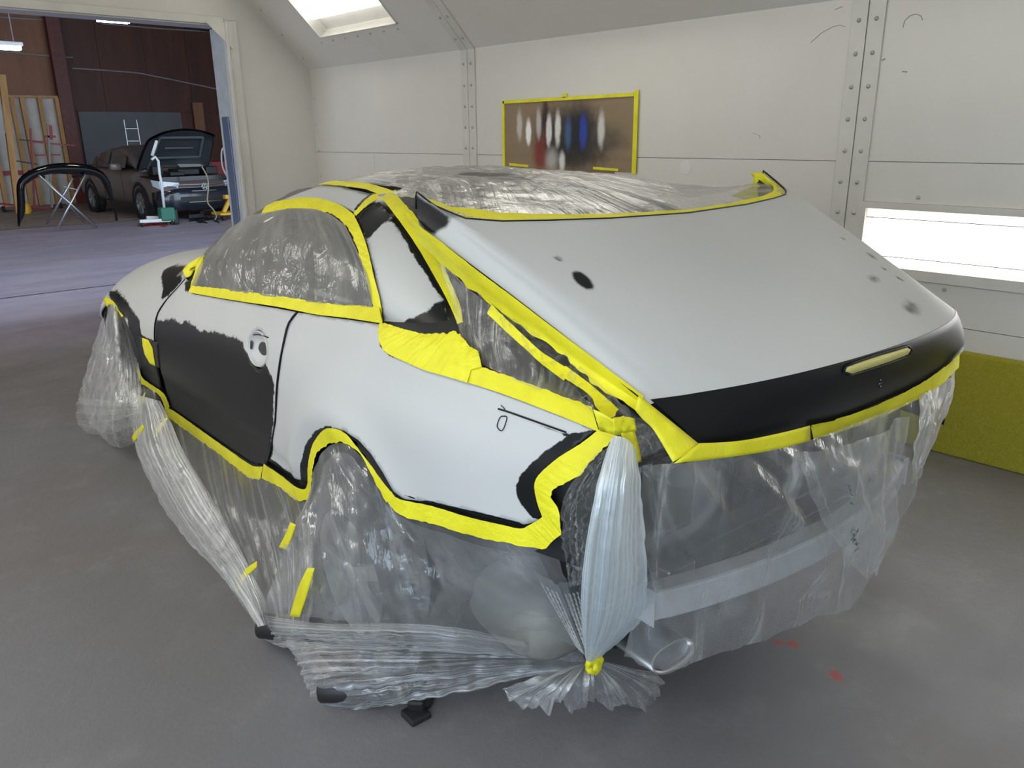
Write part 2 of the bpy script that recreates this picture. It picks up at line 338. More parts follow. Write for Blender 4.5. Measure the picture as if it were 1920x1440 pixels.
# left side of the booth (beside the camera), mirrored slope with its own lights
mesh('ceiling_panel', [(XL+(ZC-ZW), YB, ZC), (XL+(ZC-ZW), YD, ZC), (XL, YD, ZW), (XL, YB, ZW)], [(0, 1, 2, 3)], M['wall'], cs)
OY0, OY1, OZ = -2.6, 1.3, 2.25      # side door standing open to daylight, behind and left of the camera
struct(mesh('wall_left', [(XL, OY1, 0), (XL, YD, 0), (XL, YD, ZW), (XL, OY1, ZW), (XL, YB, 0), (XL, OY0, 0), (XL, OY0, ZW), (XL, YB, ZW), (XL, OY0, OZ), (XL, OY1, OZ)], [(0, 1, 2, 3), (4, 5, 6, 7), (8, 9, 3, 6)], M['wall']))
struct(mesh('wall_front', [(XL, YB, 0), (XR, YB, 0), (XR, YB, ZC), (XL, YB, ZC)], [(0, 1, 2, 3)], M['wall']))
def ceil_light(i, la, lb, left=False):
    lab = ('rectangular light fitting in the sloping ceiling left of the riveted seam' if (i == 0 and not left) else
           'ceiling light fitting outside the picture')
    r = empty('ceiling_light', (0, 0, 0), 0, lab, 'light', None if (i == 0 and not left) else 'booth ceiling lights')
    def sl(t, y, off): 
        p = on_slope(t, y, off); return (XL+XR-p[0], p[1], p[2]) if left else p
    def q(name, t0, t1, y0, y1, o0, o1, mt):
        v = [sl(t, y, o) for o in (o0, o1) for t, y in ((t0, y0), (t1, y0), (t1, y1), (t0, y1))]
        mesh(name, v, [(0,1,2,3),(7,6,5,4),(0,4,5,1),(1,5,6,2),(2,6,7,3),(3,7,4,0)], mt, r)
    if not left:
        q('housing', LT0, LT1, la, lb, -.10, -.12, M['trim'])
        for (a, b, c, d) in ((LT0, LT0+.01, la, lb), (LT1-.01, LT1, la, lb), (LT0, LT1, la, la+.01), (LT0, LT1, lb-.01, lb)): q('frame', a, b, c, d, .012, -.12, M['trim'])
        for k, t in enumerate((.55, .70, 1.08, 1.24)):
            q('tube', t-.035, t+.035, la+.05, lb-.05, -.03, -.07, M['lamp'])
    else: q('diffuser', LT0, LT1, la, lb, .02, .01, M['lamp'])
    return r
for k, (a, b) in enumerate(((5.9, 7.8), (2.4, 5.2))):  # unseen lamps added to light the car's left flank
    r = empty('wall_light', (XL, (a+b)/2, .918), 0, 'unseen low wall light added on the left side of the booth to brighten the car', 'light', 'added left wall lights')
    MB().box((.012, 0, .2), (.02, b-a, .40)).build('frame', M['trim'], r, recentre=False); MB().box((.026, 0, .2), (.006, b-a-.07, .33)).build('diffuser', M['lampleft'], r, recentre=False)
for i, (la, lb) in enumerate(LY): ceil_light(i, la, lb)
for i, (la, lb) in enumerate(LY[:]): ceil_light(i+1, la, lb, True)
# post cover strips with bolts, on the wall and up the slope
def strip_bolts(yc, corner=False):
    t = struct(empty('trim_%d' % (POSTS.index(yc)+1), (XR, yc, 0)))
    for s in (-1, 1):
        c = yc+s*.047
        mb = MB().box((-.007, c-yc, ZW/2), (.014, .088, ZW)); mb.build('cover_strip', M['trim'], t, recentre=False, bevel=.003)
        z = .08
        while z < ZW-.03:
            MB().lathe([(0, .012), (.007, .011), (.0115, .004), (.0125, 0)], (-.014, c-yc+random.uniform(-.003, .003), z), (-1, 0, 0), 10).build('bolt', M['bolt'], t, recentre=False, smooth=True); z += .168
        v = [Vector(on_slope(tt, c+e, o))-Vector((XR, yc, 0)) for o in (.014, 0) for tt, e in ((0, -.044), (TS, -.044), (TS, .044), (0, .044))]
        mesh('cover_strip', v, [(0,1,2,3),(7,6,5,4),(0,4,5,1),(1,5,6,2),(2,6,7,3),(3,7,4,0)], M['trim'], t)
        k = .12
        while k < TS:
            p = Vector(on_slope(k, c, .014))-Vector((XR, yc, 0)); MB().lathe([(0, .012), (.008, .011), (.013, 0)], p, (-1, 0, -1), 8).build('bolt', M['bolt'], t, recentre=False); k += .21
for y in POSTS: strip_bolts(y)
for (y, z) in [(1.75, 1.355), (1.1, 1.357), (.45, 1.355), (1.55, .885), (1.0, .885), (.5, .885)]:
    MB().lathe([(0, .01), (.008, .009), (.012, 0)], (XR, y, z), (-1, 0, 0), 10).build('bolt', M['bolt'], wr, recentre=False)
for z in np.arange(.2, 2.3, .27):
    MB().lathe([(0, .008), (.006, .007), (.009, 0)], (XR, YD-.06, z), (-1, 0, 0), 8).build('bolt', M['bolt'], wr, recentre=False)
for t in np.arange(.15, TS, .3):
    MB().lathe([(0, .01), (.008, .009), (.012, 0)], on_slope(t, YD-.08), (-1, 0, -1), 8).build('bolt', M['bolt'], cs, recentre=False)
for y in np.arange(6.2, 7.6, .22): MB().lathe([(0, .01), (.008, .009), (.012, 0)], on_slope(LT0-.05, y), (-1, 0, -1), 8).build('bolt', M['bolt'], cs, recentre=False)
# scuffs on the wall: thin curved scrape marks
sc = simple('scuff', (.28, .27, .25), .6); pale = simple('pale_scuff', (.66, .66, .64), .5)
def scuff(pts, w=.004, mt=sc):
    P = [W3(a, b, 0, XR) for a, b in pts]; mb = MB()
    for a, b in zip(P[:-1], P[1:]): mb.bar((XR-.001, a[1], a[2]), (XR-.001, b[1], b[2]), w, w)
    mb.build('scuff_mark', mt, wr, recentre=False)
scuff([(1693, 52), (1697, 38), (1707, 29), (1718, 26), (1727, 30), (1730, 38)], .003)
scuff([(1520, 80), (1540, 62), (1562, 50), (1575, 47), (1584, 50)], .003); scuff([(1692, 134), (1701, 135)], .006)
scuff([(1654, 113), (1660, 110)], .006); scuff([(1566, 18), (1580, 12)], .003); scuff([(1412, 250), (1424, 254), (1425, 260)], .002)
mb = MB(); c = W3(1286, 314, 0, XR); mb.lathe([(0, .002), (.045, .002), (.047, 0)], (XR, c[1], c[2]), (-1, 0, 0), 24); mb.build('scuff_mark', pale, wr, recentre=False)
# door wall
DX, DZ = 3.60, 2.74
wb = struct(mesh('wall_back', *(lambda b: (b.v, b.f))(MB()
    .add([(DX, YD, 0), (XR, YD, 0), (XR, YD, ZW), (XR-(ZC-ZW), YD, ZC), (DX, YD, ZC)], [(4, 3, 2, 1, 0)]) if False else
    MB().add([(DX, YD, 0), (XR+.05, YD, 0), (XR+.05, YD, ZC), (DX, YD, ZC), (DX, YD, DZ), (-.35, YD, DZ), (-.35, YD, ZC), (-.35, YD, 0), (XL, YD, 0), (XL, YD, ZC)],
             [(0, 1, 2, 3), (4, 3, 6, 5), (7, 6, 9, 8)])), M['wall']))
dr = struct(empty('door_1', (DX, YD, 0)))
def dj(name, c, d, mt, bev=.004): MB().box(np.array(c)-np.array([DX, YD, 0]), d).build(name, mt, dr, recentre=False, bevel=bev)
dj('door_frame', (DX+.065, YD-.02, DZ/2), (.13, .05, DZ+.1), M['trim']); dj('door_frame', ((DX-.35)/2, YD-.02, DZ+.045), (DX+.35, .05, .07), M['trim'])
dj('door_frame', (DX+.015, YD-.05, DZ/2+.02), (.03, .03, DZ+.04), M['trim'])
dj('door_jamb', (DX+.03, YD+.16, DZ/2), (.05, .32, DZ), M['jamb']); dj('door_frame', ((DX-.35)/2, YD+.16, DZ+.03), (DX+.35, .32, .05), M['jamb'])
dj('jamb_plate', (DX-.002, YD+.16, 1.15), (.012, .16, 1.5), simple('blue_grey_plate', (.16, .20, .30), .35, metal=.4))
mb = MB().add([(0, -.048, DZ+.03), (-.0, -.048, DZ-.22), (-.26, -.048, DZ+.03)], [(0, 1, 2)]); mb.v = [(x+.07, y, z) for x, y, z in mb.v]
mb.add([(x, y-.01, z) for x, y, z in mb.v], [(2, 1, 0), (0, 1, 4, 3)][:1]); mb.build('corner_gusset', M['trim'], dr, recentre=False)
# exhaust filter at the foot of the right wall
f = MB().box((XR-.034, .55, .2895), (.06, 2.9, .578)).build('exhaust_filter', M['filter'], bevel=.01); tag(f, 'yellow-green fibre filter mat along the foot of the right wall', 'filter')
# test spray paper
def poster():
    Mt, N, L, B = mat('brown_masking_paper_with_test_sprays'); tc = N.new('ShaderNodeTexCoord'); sep = N.new('ShaderNodeSeparateXYZ'); L.new(tc.outputs['Object'], sep.inputs[0])
    nn = node(N, 'ShaderNodeTexNoise', i_Scale=3., i_Detail=5.); L.new(tc.outputs['Object'], nn.inputs['Vector'])
    c = mixc(N, L, nn.outputs[0], (.20, .145, .085), (.29, .215, .135))
    nd = node(N, 'ShaderNodeTexNoise', i_Scale=14., i_Detail=4.); L.new(tc.outputs['Object'], nd.inputs['Vector'])
    S = [  # fraction across (from left), z centre, half width, half height, colour, softness
        (.50, .26, .27, .22, (.015, .015, .015), 1.0, .88), (.58, .12, .24, .14, (.015, .015, .015), 1.1, .85), (.62, .30, .12, .19, (.01, .012, .02), 1.2, .9), (.80, .22, .15, .12, (.03, .03, .03), 1.3, .6), (.345, .40, .028, .13, (.02, .005, .008), 1., .85),
        (.30, .12, .055, .16, (.20, .01, .01), 1.1, .8), (.36, .22, .03, .12, (.12, .015, .015), 1., .5), (.13, .33, .02, .12, (.7, .7, .68), .9, .6), (.205, .28, .020, .105, (.85, .85, .84), .6, 1.), (.29, .34, .018, .12, (.7, .7, .7), .9, .6),
        (.375, .29, .020, .13, (.75, .75, .74), .7, .9), (.445, .30, .020, .14, (.8, .8, .78), .8, .85), (.40, .08, .05, .09, (.7, .66, .66), 1.2, .5), (.48, .06, .02, .08, (.8, .8, .8), 1., .8), (.525, .27, .022, .13, (.05, .12, .28), 1., .8), (.64, .28, .026, .13, (.02, .05, .33), .8, 1.),
        (.77, .29, .022, .13, (.75, .75, .73), .9, .75)]
    for (fx, z, hw, hh, col, so, st) in S:
        y0 = .675-fx*1.35
        mp = N.new('ShaderNodeMapping'); mp.vector_type = 'POINT'; mp.inputs['Scale'].default_value = (0, 1/(hw*1.35+.008), 1/hh); mp.inputs['Location'].default_value = (0, -y0/(hw*1.35+.008), -z/hh)
        L.new(tc.outputs['Object'], mp.inputs[0]); ln = node(N, 'ShaderNodeVectorMath', operation='LENGTH'); L.new(mp.outputs[0], ln.inputs[0])
        a = node(N, 'ShaderNodeMath', operation='MULTIPLY_ADD', i_1=.5); L.new(nd.outputs[0], a.inputs[0]); L.new(ln.outputs['Value'], a.inputs[2])
        r = node(N, 'ShaderNodeMapRange', i_1=1.25+.3*so, i_2=1.1-.5*so, i_3=0., i_4=st, interpolation_type='SMOOTHSTEP'); L.new(a.outputs[0], r.inputs[0]); c = mixc(N, L, r.outputs[0], c, col)
    L.new(c, B.inputs['Base Color']); B.inputs['Roughness'].default_value = .65
    return Mt
n, m_ = 46, 24; P = np.zeros((n, m_, 3))
for i in range(n):
    for j in range(m_):
        y = .675-1.35*i/(n-1); z = .51*j/(m_-1); w = noise.noise(Vector((y*9, z*14, 3)))*.006+noise.noise(Vector((y*3, z*22, 9)))*.006
        P[i, j] = (-.010-abs(w), y, z)
pr = empty('spray_test_paper', (XR, 4.365, 1.435), 0, 'brown masking paper with test sprays, taped in yellow on the back wall', 'paper')
v, f_ = grid_mesh(P); mesh('sheet', v, f_, poster(), pr, True)
Q = P[4:40:1, :6].copy(); Q[:, :, 2] = Q[:, :, 2]*.75-.07; Q[:, :, 0] += .005; v, f_ = grid_mesh(Q); mesh('sheet', v, f_, simple('brown_paper', (.24, .175, .105), .65, var=.2), pr, True)
def ptape(y0, z0, y1, z1, w=.026):
    mb = MB(); k = 14
    for a in range(k):
        t0, t1 = a/k, (a+1)/k; mb.bar((-.018, y0+(y1-y0)*t0, z0+(z1-z0)*t0), (-.018, y0+(y1-y0)*t1, z0+(z1-z0)*t1), w if y0 == y1 or abs(y1-y0) < .1 else .004, .004 if abs(y1-y0) < .1 else w, up=(0, 0, 1))
    mb.build('masking_tape', M['tape'], pr, recentre=False)
def ptq(quad):
    v = [(-.020, a, b) for a, b in quad]+[(-.012, a, b) for a, b in quad]; mesh('masking_tape', v, [(3,2,1,0),(4,5,6,7),(0,1,5,4),(1,2,6,5),(2,3,7,6),(3,0,4,7)], M['tape'], pr)
ptq([(.69, .500), (-.66, .505), (-.66, .528), (.69, .523)]); ptq([(.70, .0), (.675, .0), (.675, .52), (.70, .52)]); ptq([(-.665, -.01), (-.70, -.01), (-.70, .545), (-.665, .545)])
ptq([(.62, .022), (.40, .012), (.40, .030), (.62, .040)]); ptq([(-.30, .012), (-.54, .005), (-.54, .022), (-.30, .030)]); ptq([(.02, .52), (-.02, .52), (-.02, .55), (.02, .55)])

# ================================================================ THE SHOP BEYOND THE DOOR
YS = 25.0
ws = struct(mesh('wall_far', [(-6, YS+.06, 0), (16, YS+.06, 0), (16, YS+.06, 6.5), (-6, YS+.06, 6.5)], [(0, 1, 2, 3)], M['dark']))
for i in range(9):
    for (z0, z1) in ((0, 2.42), (2.42, 4.86), (4.86, 6.5)):
        x = 1.3+i*1.22; lit = x < 6.0 and z0 > 2
        MB().box((x+.61, YS+.03+random.uniform(-.004, .004), (z0+z1)/2), (1.212, .03, z1-z0-.008)).build('plywood_sheet', M['plylit'] if (x < 6.0 and z0 == 2.42) else M['plywood'], ws, recentre=False)  # upper left sheets get a lighter plywood, their light put into the colour
struct(mesh('ceiling', [(-9, YD+.35, 5.6), (16, YD+.35, 5.6), (16, 26, 5.6), (-9, 26, 5.6)], [(0, 1, 2, 3)], M['dark']))
struct(mesh('wall_shop_right', [(12.5, YD+.35, 0), (12.5, 26, 0), (12.5, 26, 6), (12.5, YD+.35, 6)], [(0, 1, 2, 3)], M['plywood']))
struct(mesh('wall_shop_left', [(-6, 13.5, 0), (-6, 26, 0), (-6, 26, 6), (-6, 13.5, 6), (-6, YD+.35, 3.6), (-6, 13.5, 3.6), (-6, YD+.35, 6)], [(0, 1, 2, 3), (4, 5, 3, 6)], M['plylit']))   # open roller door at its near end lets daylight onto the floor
def at(px, py, y): return W3(px, py, 1, y)
b = W3(134, 250, 1, 24.7); tag(MB().box((b[0], 24.8, 2.8), (.32, .25, 5.6)).build('steel_column', M['rust']), 'dark red steel column against the far plywood wall', 'column')
a, c = at(146, 209, 24.95), at(338, 209, 24.95)
tag(MB().box(((a[0]+c[0])/2, 24.96, a[2]/2), (c[0]-a[0], .03, a[2])).build('grey_board', M['greyboard']), 'grey sheet of board leaning behind the brown car', 'board')
# open stud bay
sb = empty('stud_frame', (at(60, 380, 24.7)[0], 24.7, 0), 0, 'yellow timber studs over white insulation at the left of the shop', 'studs')
ins = MB(); x0, x1 = at(0, 190, 24.9)[0]-1.5, at(118, 190, 24.9)[0]; zt = at(60, 183, 24.7)[2]
ins.box(((x0+x1)/2-sb.location.x, .24, zt/2), (x1-x0, .08, zt)).build('insulation', M['insul'], sb, recentre=False)
for px in (-60, -25, 24, 43, 76, 108):
    x = at(px, 190, 24.7)[0]; MB().box((x-sb.location.x, .1, zt/2), (.10 if px != 78 else .12, .14, zt)).build('stud', M['lumber'], sb, recentre=False)
MB().box(((x0+x1)/2-sb.location.x, .14, zt+.03), (x1-x0, .12, .06)).build('top_plate', M['lumber'], sb, recentre=False)
MB().box(((x0+x1)/2-sb.location.x, .17, .86), (x1-x0, .05, .12)).build('rail', M['redsteel'], sb, recentre=False)
# hanging strip lamps
def lamp(px0, px1, py, y, lab):
    a, c = at(px0, py, y), at(px1, py, y); cx = (a[0]+c[0])/2; L_ = c[0]-a[0]
    r = empty('strip_lamp', (cx, y, a[2]), 0, lab, 'light', 'shop strip lamps')
    MB().box((0, 0, .06), (L_, .28, .07)).build('housing', M['white'], r, recentre=False, bevel=.02)
    for s in (-.06, .06): MB().tube([(-L_/2+.03, s, 0), (L_/2-.03, s, 0)], .035, 8).build('tube', M['lampshop'], r, recentre=False)
    for s in (-.3, .3): MB().bar((s*L_, 0, .09), (s*L_, 0, 5.6-a[2]), .012).build('hanger', M['conduit'], r, recentre=False)
lamp(180, 243, 36, 17., 'short strip lamp glowing just under the top of the doorway')
lamp(-30, 41, 87, 17., 'strip lamp glowing at the left edge of the picture')
def conduit(pts, y, r, lab, mt='conduit'):
    return tag(MB().tube([at(a, b, y) for a, b in pts], r, 6).build('conduit_pipe', M[mt]), lab, 'pipe', 'conduits on the shop wall')
conduit([(0, 96), (60, 102), (137, 108), (136, 128), (200, 132), (260, 137), (330, 151), (416, 169)], 24.985, .02, 'long thin grey conduit stepping across the plywood wall')
conduit([(0, 32), (60, 36), (106, 39)], 24.985, .02, 'short grey conduit high in the top left corner of the shop')
conduit([(190, 44), (300, 54), (410, 60)], 24.985, .02, 'grey conduit high on the wall beside the doorway lintel')
conduit([(345, 49), (410, 58)], 24.94, .06, 'thick dark pipe under the right end of the lintel', 'blackm')
# clamp rack
r0 = W3(95, 395, 1, 23.2); rk = empty('clamp_rack', (r0[0], 23.2, 0), 0, 'wheeled rack of red clamp bars in front of the timber studs', 'rack')
def L_(px, py, y=23.2): p = at(px, py, y); return (p[0]-rk.location.x, p[1]-23.2, p[2])
for (a, b_, w, mt) in (((90, 232), (98, 400), .05, 'conduit'), ((57, 240), (66, 400), .04, 'redsteel'), ((60, 266), (140, 273), .04, 'redsteel'), ((66, 291), (113, 290), .035, 'redsteel'), ((94, 235), (96, 262), .07, 'redsteel'), ((84, 256), (104, 256), .05, 'redsteel'), ((36, 262), (80, 266), .03, 'blackm'), ((20, 300), (70, 308), .03, 'blackm'), ((0, 382), (110, 392), .05, 'redsteel'), ((5, 395), (118, 400), .04, 'blackm')):
    MB().bar(L_(*a), L_(*b_), w).build('bar', M[mt], rk, recentre=False)
for px in (8, 40, 116): p = L_(px, 398); MB().lathe([(0, -.03), (.07, -.03), (.07, .03), (0, .03)], (p[0], p[1], .07), (1, 0, 0), 12).build('castor', M['rubber'], rk, recentre=False)
p0 = at(8, 300, 22.5); pl = empty('wooden_pole_stand', (p0[0], 22.5, 0), 0, 'brown timber post with a pale handle at the left picture edge', 'post')
def L2(px, py): p = at(px, py, 22.5); return (p[0]-p0[0], 0, p[2])
MB().bar(L2(3, 140), (L2(22, 330)[0], 0, 0.), .14).build('post', M['lumber'], pl, recentre=False); MB().bar(L2(4, 180), L2(12, 250), .05).build('handle', M['white'], pl, recentre=False)
yb = at(32, 318, 22.3); tag(MB().lathe([(.10, 0), (.13, .06), (.11, .2), (.03, .30), (.03, .36)], (yb[0], 22.2, 0), (0, 0, 1), 14).build('yellow_can', M['yellowsteel'], smooth=True), 'small yellow can behind the black bumper', 'can')
# ================================================================ THE MASKED CAR (everything in the car's own frame: x forward, y left, z up; floor at z = ZF)
T = np.array([1.98089137, 1.88817417, .26900278]); CA = .05977956; ZF = -T[2]
BC = np.array([[math.sin(CA), math.cos(CA), 0], [-math.cos(CA), math.sin(CA), 0], [0, 0, 1]])
OC = BC @ (CAMP-T)
def cproj(q):
    c = ((T+np.atleast_2d(q) @ BC)-CAMP) @ RC.T; return np.stack([960+FPX*c[:, 0]/c[:, 2], 720-FPX*c[:, 1]/c[:, 2]], 1)
def cray(px, py): return BC @ worldray(px, py)
def C3(px, py, ax, v):      # point of the sight line in the car's plane ax = v
    d = cray(px, py); return OC+d*((v-OC[ax])/d[ax])
def carthing(name, label, cat, group=None):
    return empty(name, tuple(T), PI/2-CA, label, cat, group)
car = carthing('coupe_car', 'grey primed two-door car with black sanded spots and its boot lid propped up', 'car')
def ip(x, X, Y):            # smooth 1D interpolation
    X = np.asarray(X, float); Y = np.asarray(Y, float); x = np.clip(x, X[0], X[-1]); i = np.clip(np.searchsorted(X, x)-1, 0, len(X)-2)
    d = np.gradient(Y, X); h = X[i+1]-X[i]; t = (x-X[i])/h
    return (2*t**3-3*t**2+1)*Y[i]+(t**3-2*t**2+t)*h*d[i]+(-2*t**3+3*t**2)*Y[i+1]+(t**3-t**2)*h*d[i+1]
BX = [-1.1, -.9, -.6, -.2, .3, 1.0, 1.7, 2.2, 2.75, 3.1, 3.35, 3.52]
BY = [.74, .80, .865, .905, .90, .885, .885, .89, .895, .875, .80, .62]
BS = [.68, .68, .67, .65, .62, .58, .54, .49, .44, .40, .36, .30]
BT = [.90, .925, .97, 1.01, 1.03, 1.0, .93, .87, .81, .735, .64, .46]
BW = [.22, .23, .26, .28, .28, .28, .30, .40, .52, .52, .42, .28]
ARC_R, ARC_F = (.02, .25, .37), (2.79, .22, .37)
def BODY(x, v):
    y0, zs, zt, w = ip(x, BX, BY), ip(x, BX, BS), ip(x, BX, BT), ip(x, BX, BW)
    if v <= 1: z = .02+(zs-.02)*v; y = y0-.075*(1-v)**2
    else: a = (v-1)*PI/2; y = y0-w+w*math.cos(a)**.9 if math.cos(a) > 0 else y0-w-(v-2)*.3; z = zs+(zt-zs)*math.sin(min(a, PI/2))
    for (ax, az, r) in (ARC_R, ARC_F): y += .022*math.exp(-((math.hypot(x-ax, z-az)-r-.02)/.07)**2)
    y -= .012/(1+math.exp((z-(.36-.03*x))/.012)) if z < .6 else 0
    return np.array([x, y, z])
GX = [-.50, -.35, -.15, .1, .35, .7, 1.0, 1.3, 1.6, 1.85]
GH = [.02, .12, .27, .375, .41, .43, .425, .35, .20, .05]
GW = [.66, .73, .775, .80, .81, .81, .81, .81, .80, .78]
GB = [.90, .90, .89, .885, .875, .865, .855, .84, .81, .80]
def GREEN(x, th):           # th 0 belt .. 1 roof centre .. 2 other side
    W_, H, zb = ip(x, GX, GW), max(.01, ip(x, GX, GH)), ip(x, GX, GB); a = th*PI/2; n = 2/2.5
    if a < 0: return np.array([x, W_-a*.04, zb+a*H])
    c, s = math.cos(a), math.sin(a)
    return np.array([x, W_*math.copysign(abs(c)**n, c), zb+H*max(0, s)**n])
FY = [(-.50, 0, 1.208), (-.485, .3, 1.213), (-.45, .5, 1.219), (-.415, .62, 1.223), (-.365, .70, 1.232), (-.29, .74, 1.262), (-.225, .752, 1.296), (-.232, .757, 1.25), (-.245, .757, 1.205)]
FU = [0, .3, .5, .62, .72, .82, .92, .96, 1.0]
RYU = [0, .3, .5, .62, .69, .70, .71, .712, .712]
def rtop(y): return np.array([-1.142+.247*y*y+.18*y**4, y, .937-.051*y*y])
def rbot(y): return np.array([-1.093+.014*y*y+.193*y**4, y, .778+.096*y*y])
def LID(u, w):
    d = min(.10, 1-abs(u))*min(1, max(0, w)*6)
    if d > 1e-3: return (LID0(u-d, w)+2*LID0(u-d/2, w)+2*LID0(u, w)+2*LID0(u+d/2, w)+LID0(u+d, w))/8
    return LID0(u, w)
def LID0(u, w):
    a = abs(u); s = 1 if u >= 0 else -1
    f = np.array([np.interp(a, FU, [p[k] for p in FY]) for k in range(3)]); f[1] *= s
    yr = .69*np.interp(a, FU, [0, .31, .52, .65, .76, .87, .95, .975, 1.0]); r = rtop(yr*s)
    if a > .92: r[2] -= (a-.92)/.08*.012
    p = f*(1-w)+r*w; c = math.sin(PI*w)
    p[2] += .012*c*(1-.5*a*a); return p
def BAND(u, w):
    a, b = rtop(.69*u), rbot(.62*u); p = a*(1-w)+b*w; p[0] -= .018*max(0, math.sin(PI*min(w, 1)))**.7*(1-.3*abs(u)); return p
def GAP(u, w):              # left flank between the lid's lower edge (w 0) and the body's deck edge (w 1)
    L = np.array([(-.10, .745, 1.28), (-.245, .760, 1.207), (-.615, .728, 1.056), (-.984, .692, .902), (-1.059, .622, .815)])
    D = np.array([(-.28, .735, .935), (-.34, .745, .93), (-.62, .775, .905), (-.93, .775, .87), (-1.0, .72, .80)])
    t = [0, .12, .5, .86, 1]; a = np.array([np.interp(u, t, L[:, k]) for k in range(3)]); b = np.array([np.interp(u, t, D[:, k]) for k in range(3)])
    p = a*(1-w)+b*w; p[1] -= .05*math.sin(PI*min(max(w, 0), 1)); return p
class Surf:
    def __init__(s, f, ur, vr, n=70):
        s.f = f; s.ur, s.vr = ur, vr; U, V = np.meshgrid(np.linspace(*ur, n), np.linspace(*vr, n), indexing='ij')
        s.U, s.V = U.ravel(), V.ravel(); P = np.array([f(a, b) for a, b in zip(s.U, s.V)]); s.P = cproj(P)
        N = np.array([s.nor(a, b) for a, b in zip(s.U[::1], s.V[::1])]); s.front = ((OC-P)*N).sum(1) > 0
    def nor(s, u, v, e=1e-3):
        a = s.f(u+e, v)-s.f(u-e, v); b = s.f(u, v+e)-s.f(u, v-e); n = np.cross(a, b); l = np.linalg.norm(n)
        n = n/l if l > 1e-12 else np.array([0, 0, 1.]); return n*s.sgn
    sgn = 1
    def inv(s, px):
        q = np.array(px, float); d = np.hypot(*(s.P-q).T)+np.where(s.front, 0, 60); i = d.argmin(); x = np.array([s.U[i], s.V[i]]); lam = 1e-2
        sc = np.array([s.ur[1]-s.ur[0], s.vr[1]-s.vr[0]])
        g = lambda x: cproj(s.f(*x))[0]-q
        r = g(x)
        for _ in range(14):
            J = np.stack([(g(x+np.eye(2)[k]*sc*1e-4)-r)/1e-4 for k in range(2)], 1)
            A = J.T @ J; st = np.linalg.solve(A+lam*np.diag(np.diag(A)+1), -J.T @ r); x2 = x+np.clip(st, -.1, .1)*sc
            x2 = np.clip(x2, [s.ur[0]-.05*sc[0], s.vr[0]-.05*sc[1]], [s.ur[1]+.05*sc[0], s.vr[1]+.05*sc[1]]); r2 = g(x2)
            if r2 @ r2 < r @ r: x, r = x2, r2; lam /= 3
            else: lam *= 4
            if r @ r < .02: break
        s.err = math.sqrt(r @ r); return x
    def path(s, pts, name=''):
        out = []
        for p in pts:
            if len(p) == 3: out.append(np.array(p[1:], float)); continue    # ('uv', u, v)
            out.append(s.inv(p))
            if s.err > 4: print('OFFSURF', name, p, 'err %.0f' % s.err, out[-1].round(2))
        return np.array(out)
def mk(f, ur, vr, sgn): 
    S = Surf.__new__(Surf); S.sgn = sgn; S.__init__(f, ur, vr); return S
SB = mk(BODY, (-1.1, 3.5), (0, 2), -1); SG = mk(GREEN, (-.5, 1.85), (-.1, 1.4), -1); SL = mk(LID, (-1, 1), (0, 1), 1); SN = mk(BAND, (-1, 1), (0, 1), 1); SP = mk(GAP, (0, 1), (0, 1), -1)
for nm, S, u, v in (('B', SB, .5, .8), ('G', SG, .5, .4), ('L', SL, 0, .5), ('N', SN, 0, .5), ('P', SP, .5, .5)):
    n = S.nor(u, v); print('NORMAL', nm, n.round(2), S.f(u, v).round(2))
def resample(P, n=None, step=None, closed=False):
    P = np.asarray(P, float)
    if closed: P = np.vstack([P, P[:1]])
    d = np.r_[0, np.cumsum(np.linalg.norm(np.diff(P, axis=0), axis=1))]
    if n is None: n = max(2, int(d[-1]/step)+1)
    t = np.linspace(0, d[-1], n); return np.stack([np.interp(t, d, P[:, k]) for k in range(P.shape[1])], 1)
def smooth_px(P, k=6, closed=False):     # Catmull-Rom through pixel points
    P = [np.array(p, float) for p in P]; n = len(P); out = []
    for i in range(n if closed else n-1):
        p0, p1, p2, p3 = (P[(i-1) % n], P[i], P[(i+1) % n], P[(i+2) % n]) if closed else (P[max(i-1, 0)], P[i], P[i+1], P[min(i+2, n-1)])
        for t in np.arange(k)/k: out.append(.5*((2*p1)+(-p0+p2)*t+(2*p0-5*p1+4*p2-p3)*t*t+(-p0+3*p1-3*p2+p3)*t**3))
    if not closed: out.append(P[-1])
    return out
def inpoly(P, Q):
    x, y = Q[:, 0], Q[:, 1]; c = np.zeros(len(Q), bool); n = len(P)
    for i in range(n):
        a, b = P[i], P[(i+1) % n]
        k = ((a[1] > y) != (b[1] > y)) & (x < (b[0]-a[0])*(y-a[1])/((b[1]-a[1]) if b[1] != a[1] else 1e-12)+a[0]); c ^= k
    return c
def sdist(P, Q):            # + inside
    d = np.full(len(Q), 1e9); n = len(P)
    for i in range(n):
        a, b = P[i], P[(i+1) % n]; e = b-a; t = np.clip(((Q-a) @ e)/max(e @ e, 1e-12), 0, 1)
        d = np.minimum(d, np.linalg.norm(Q-a-t[:, None]*e, axis=1))
    return np.where(inpoly(P, Q), d, -d)
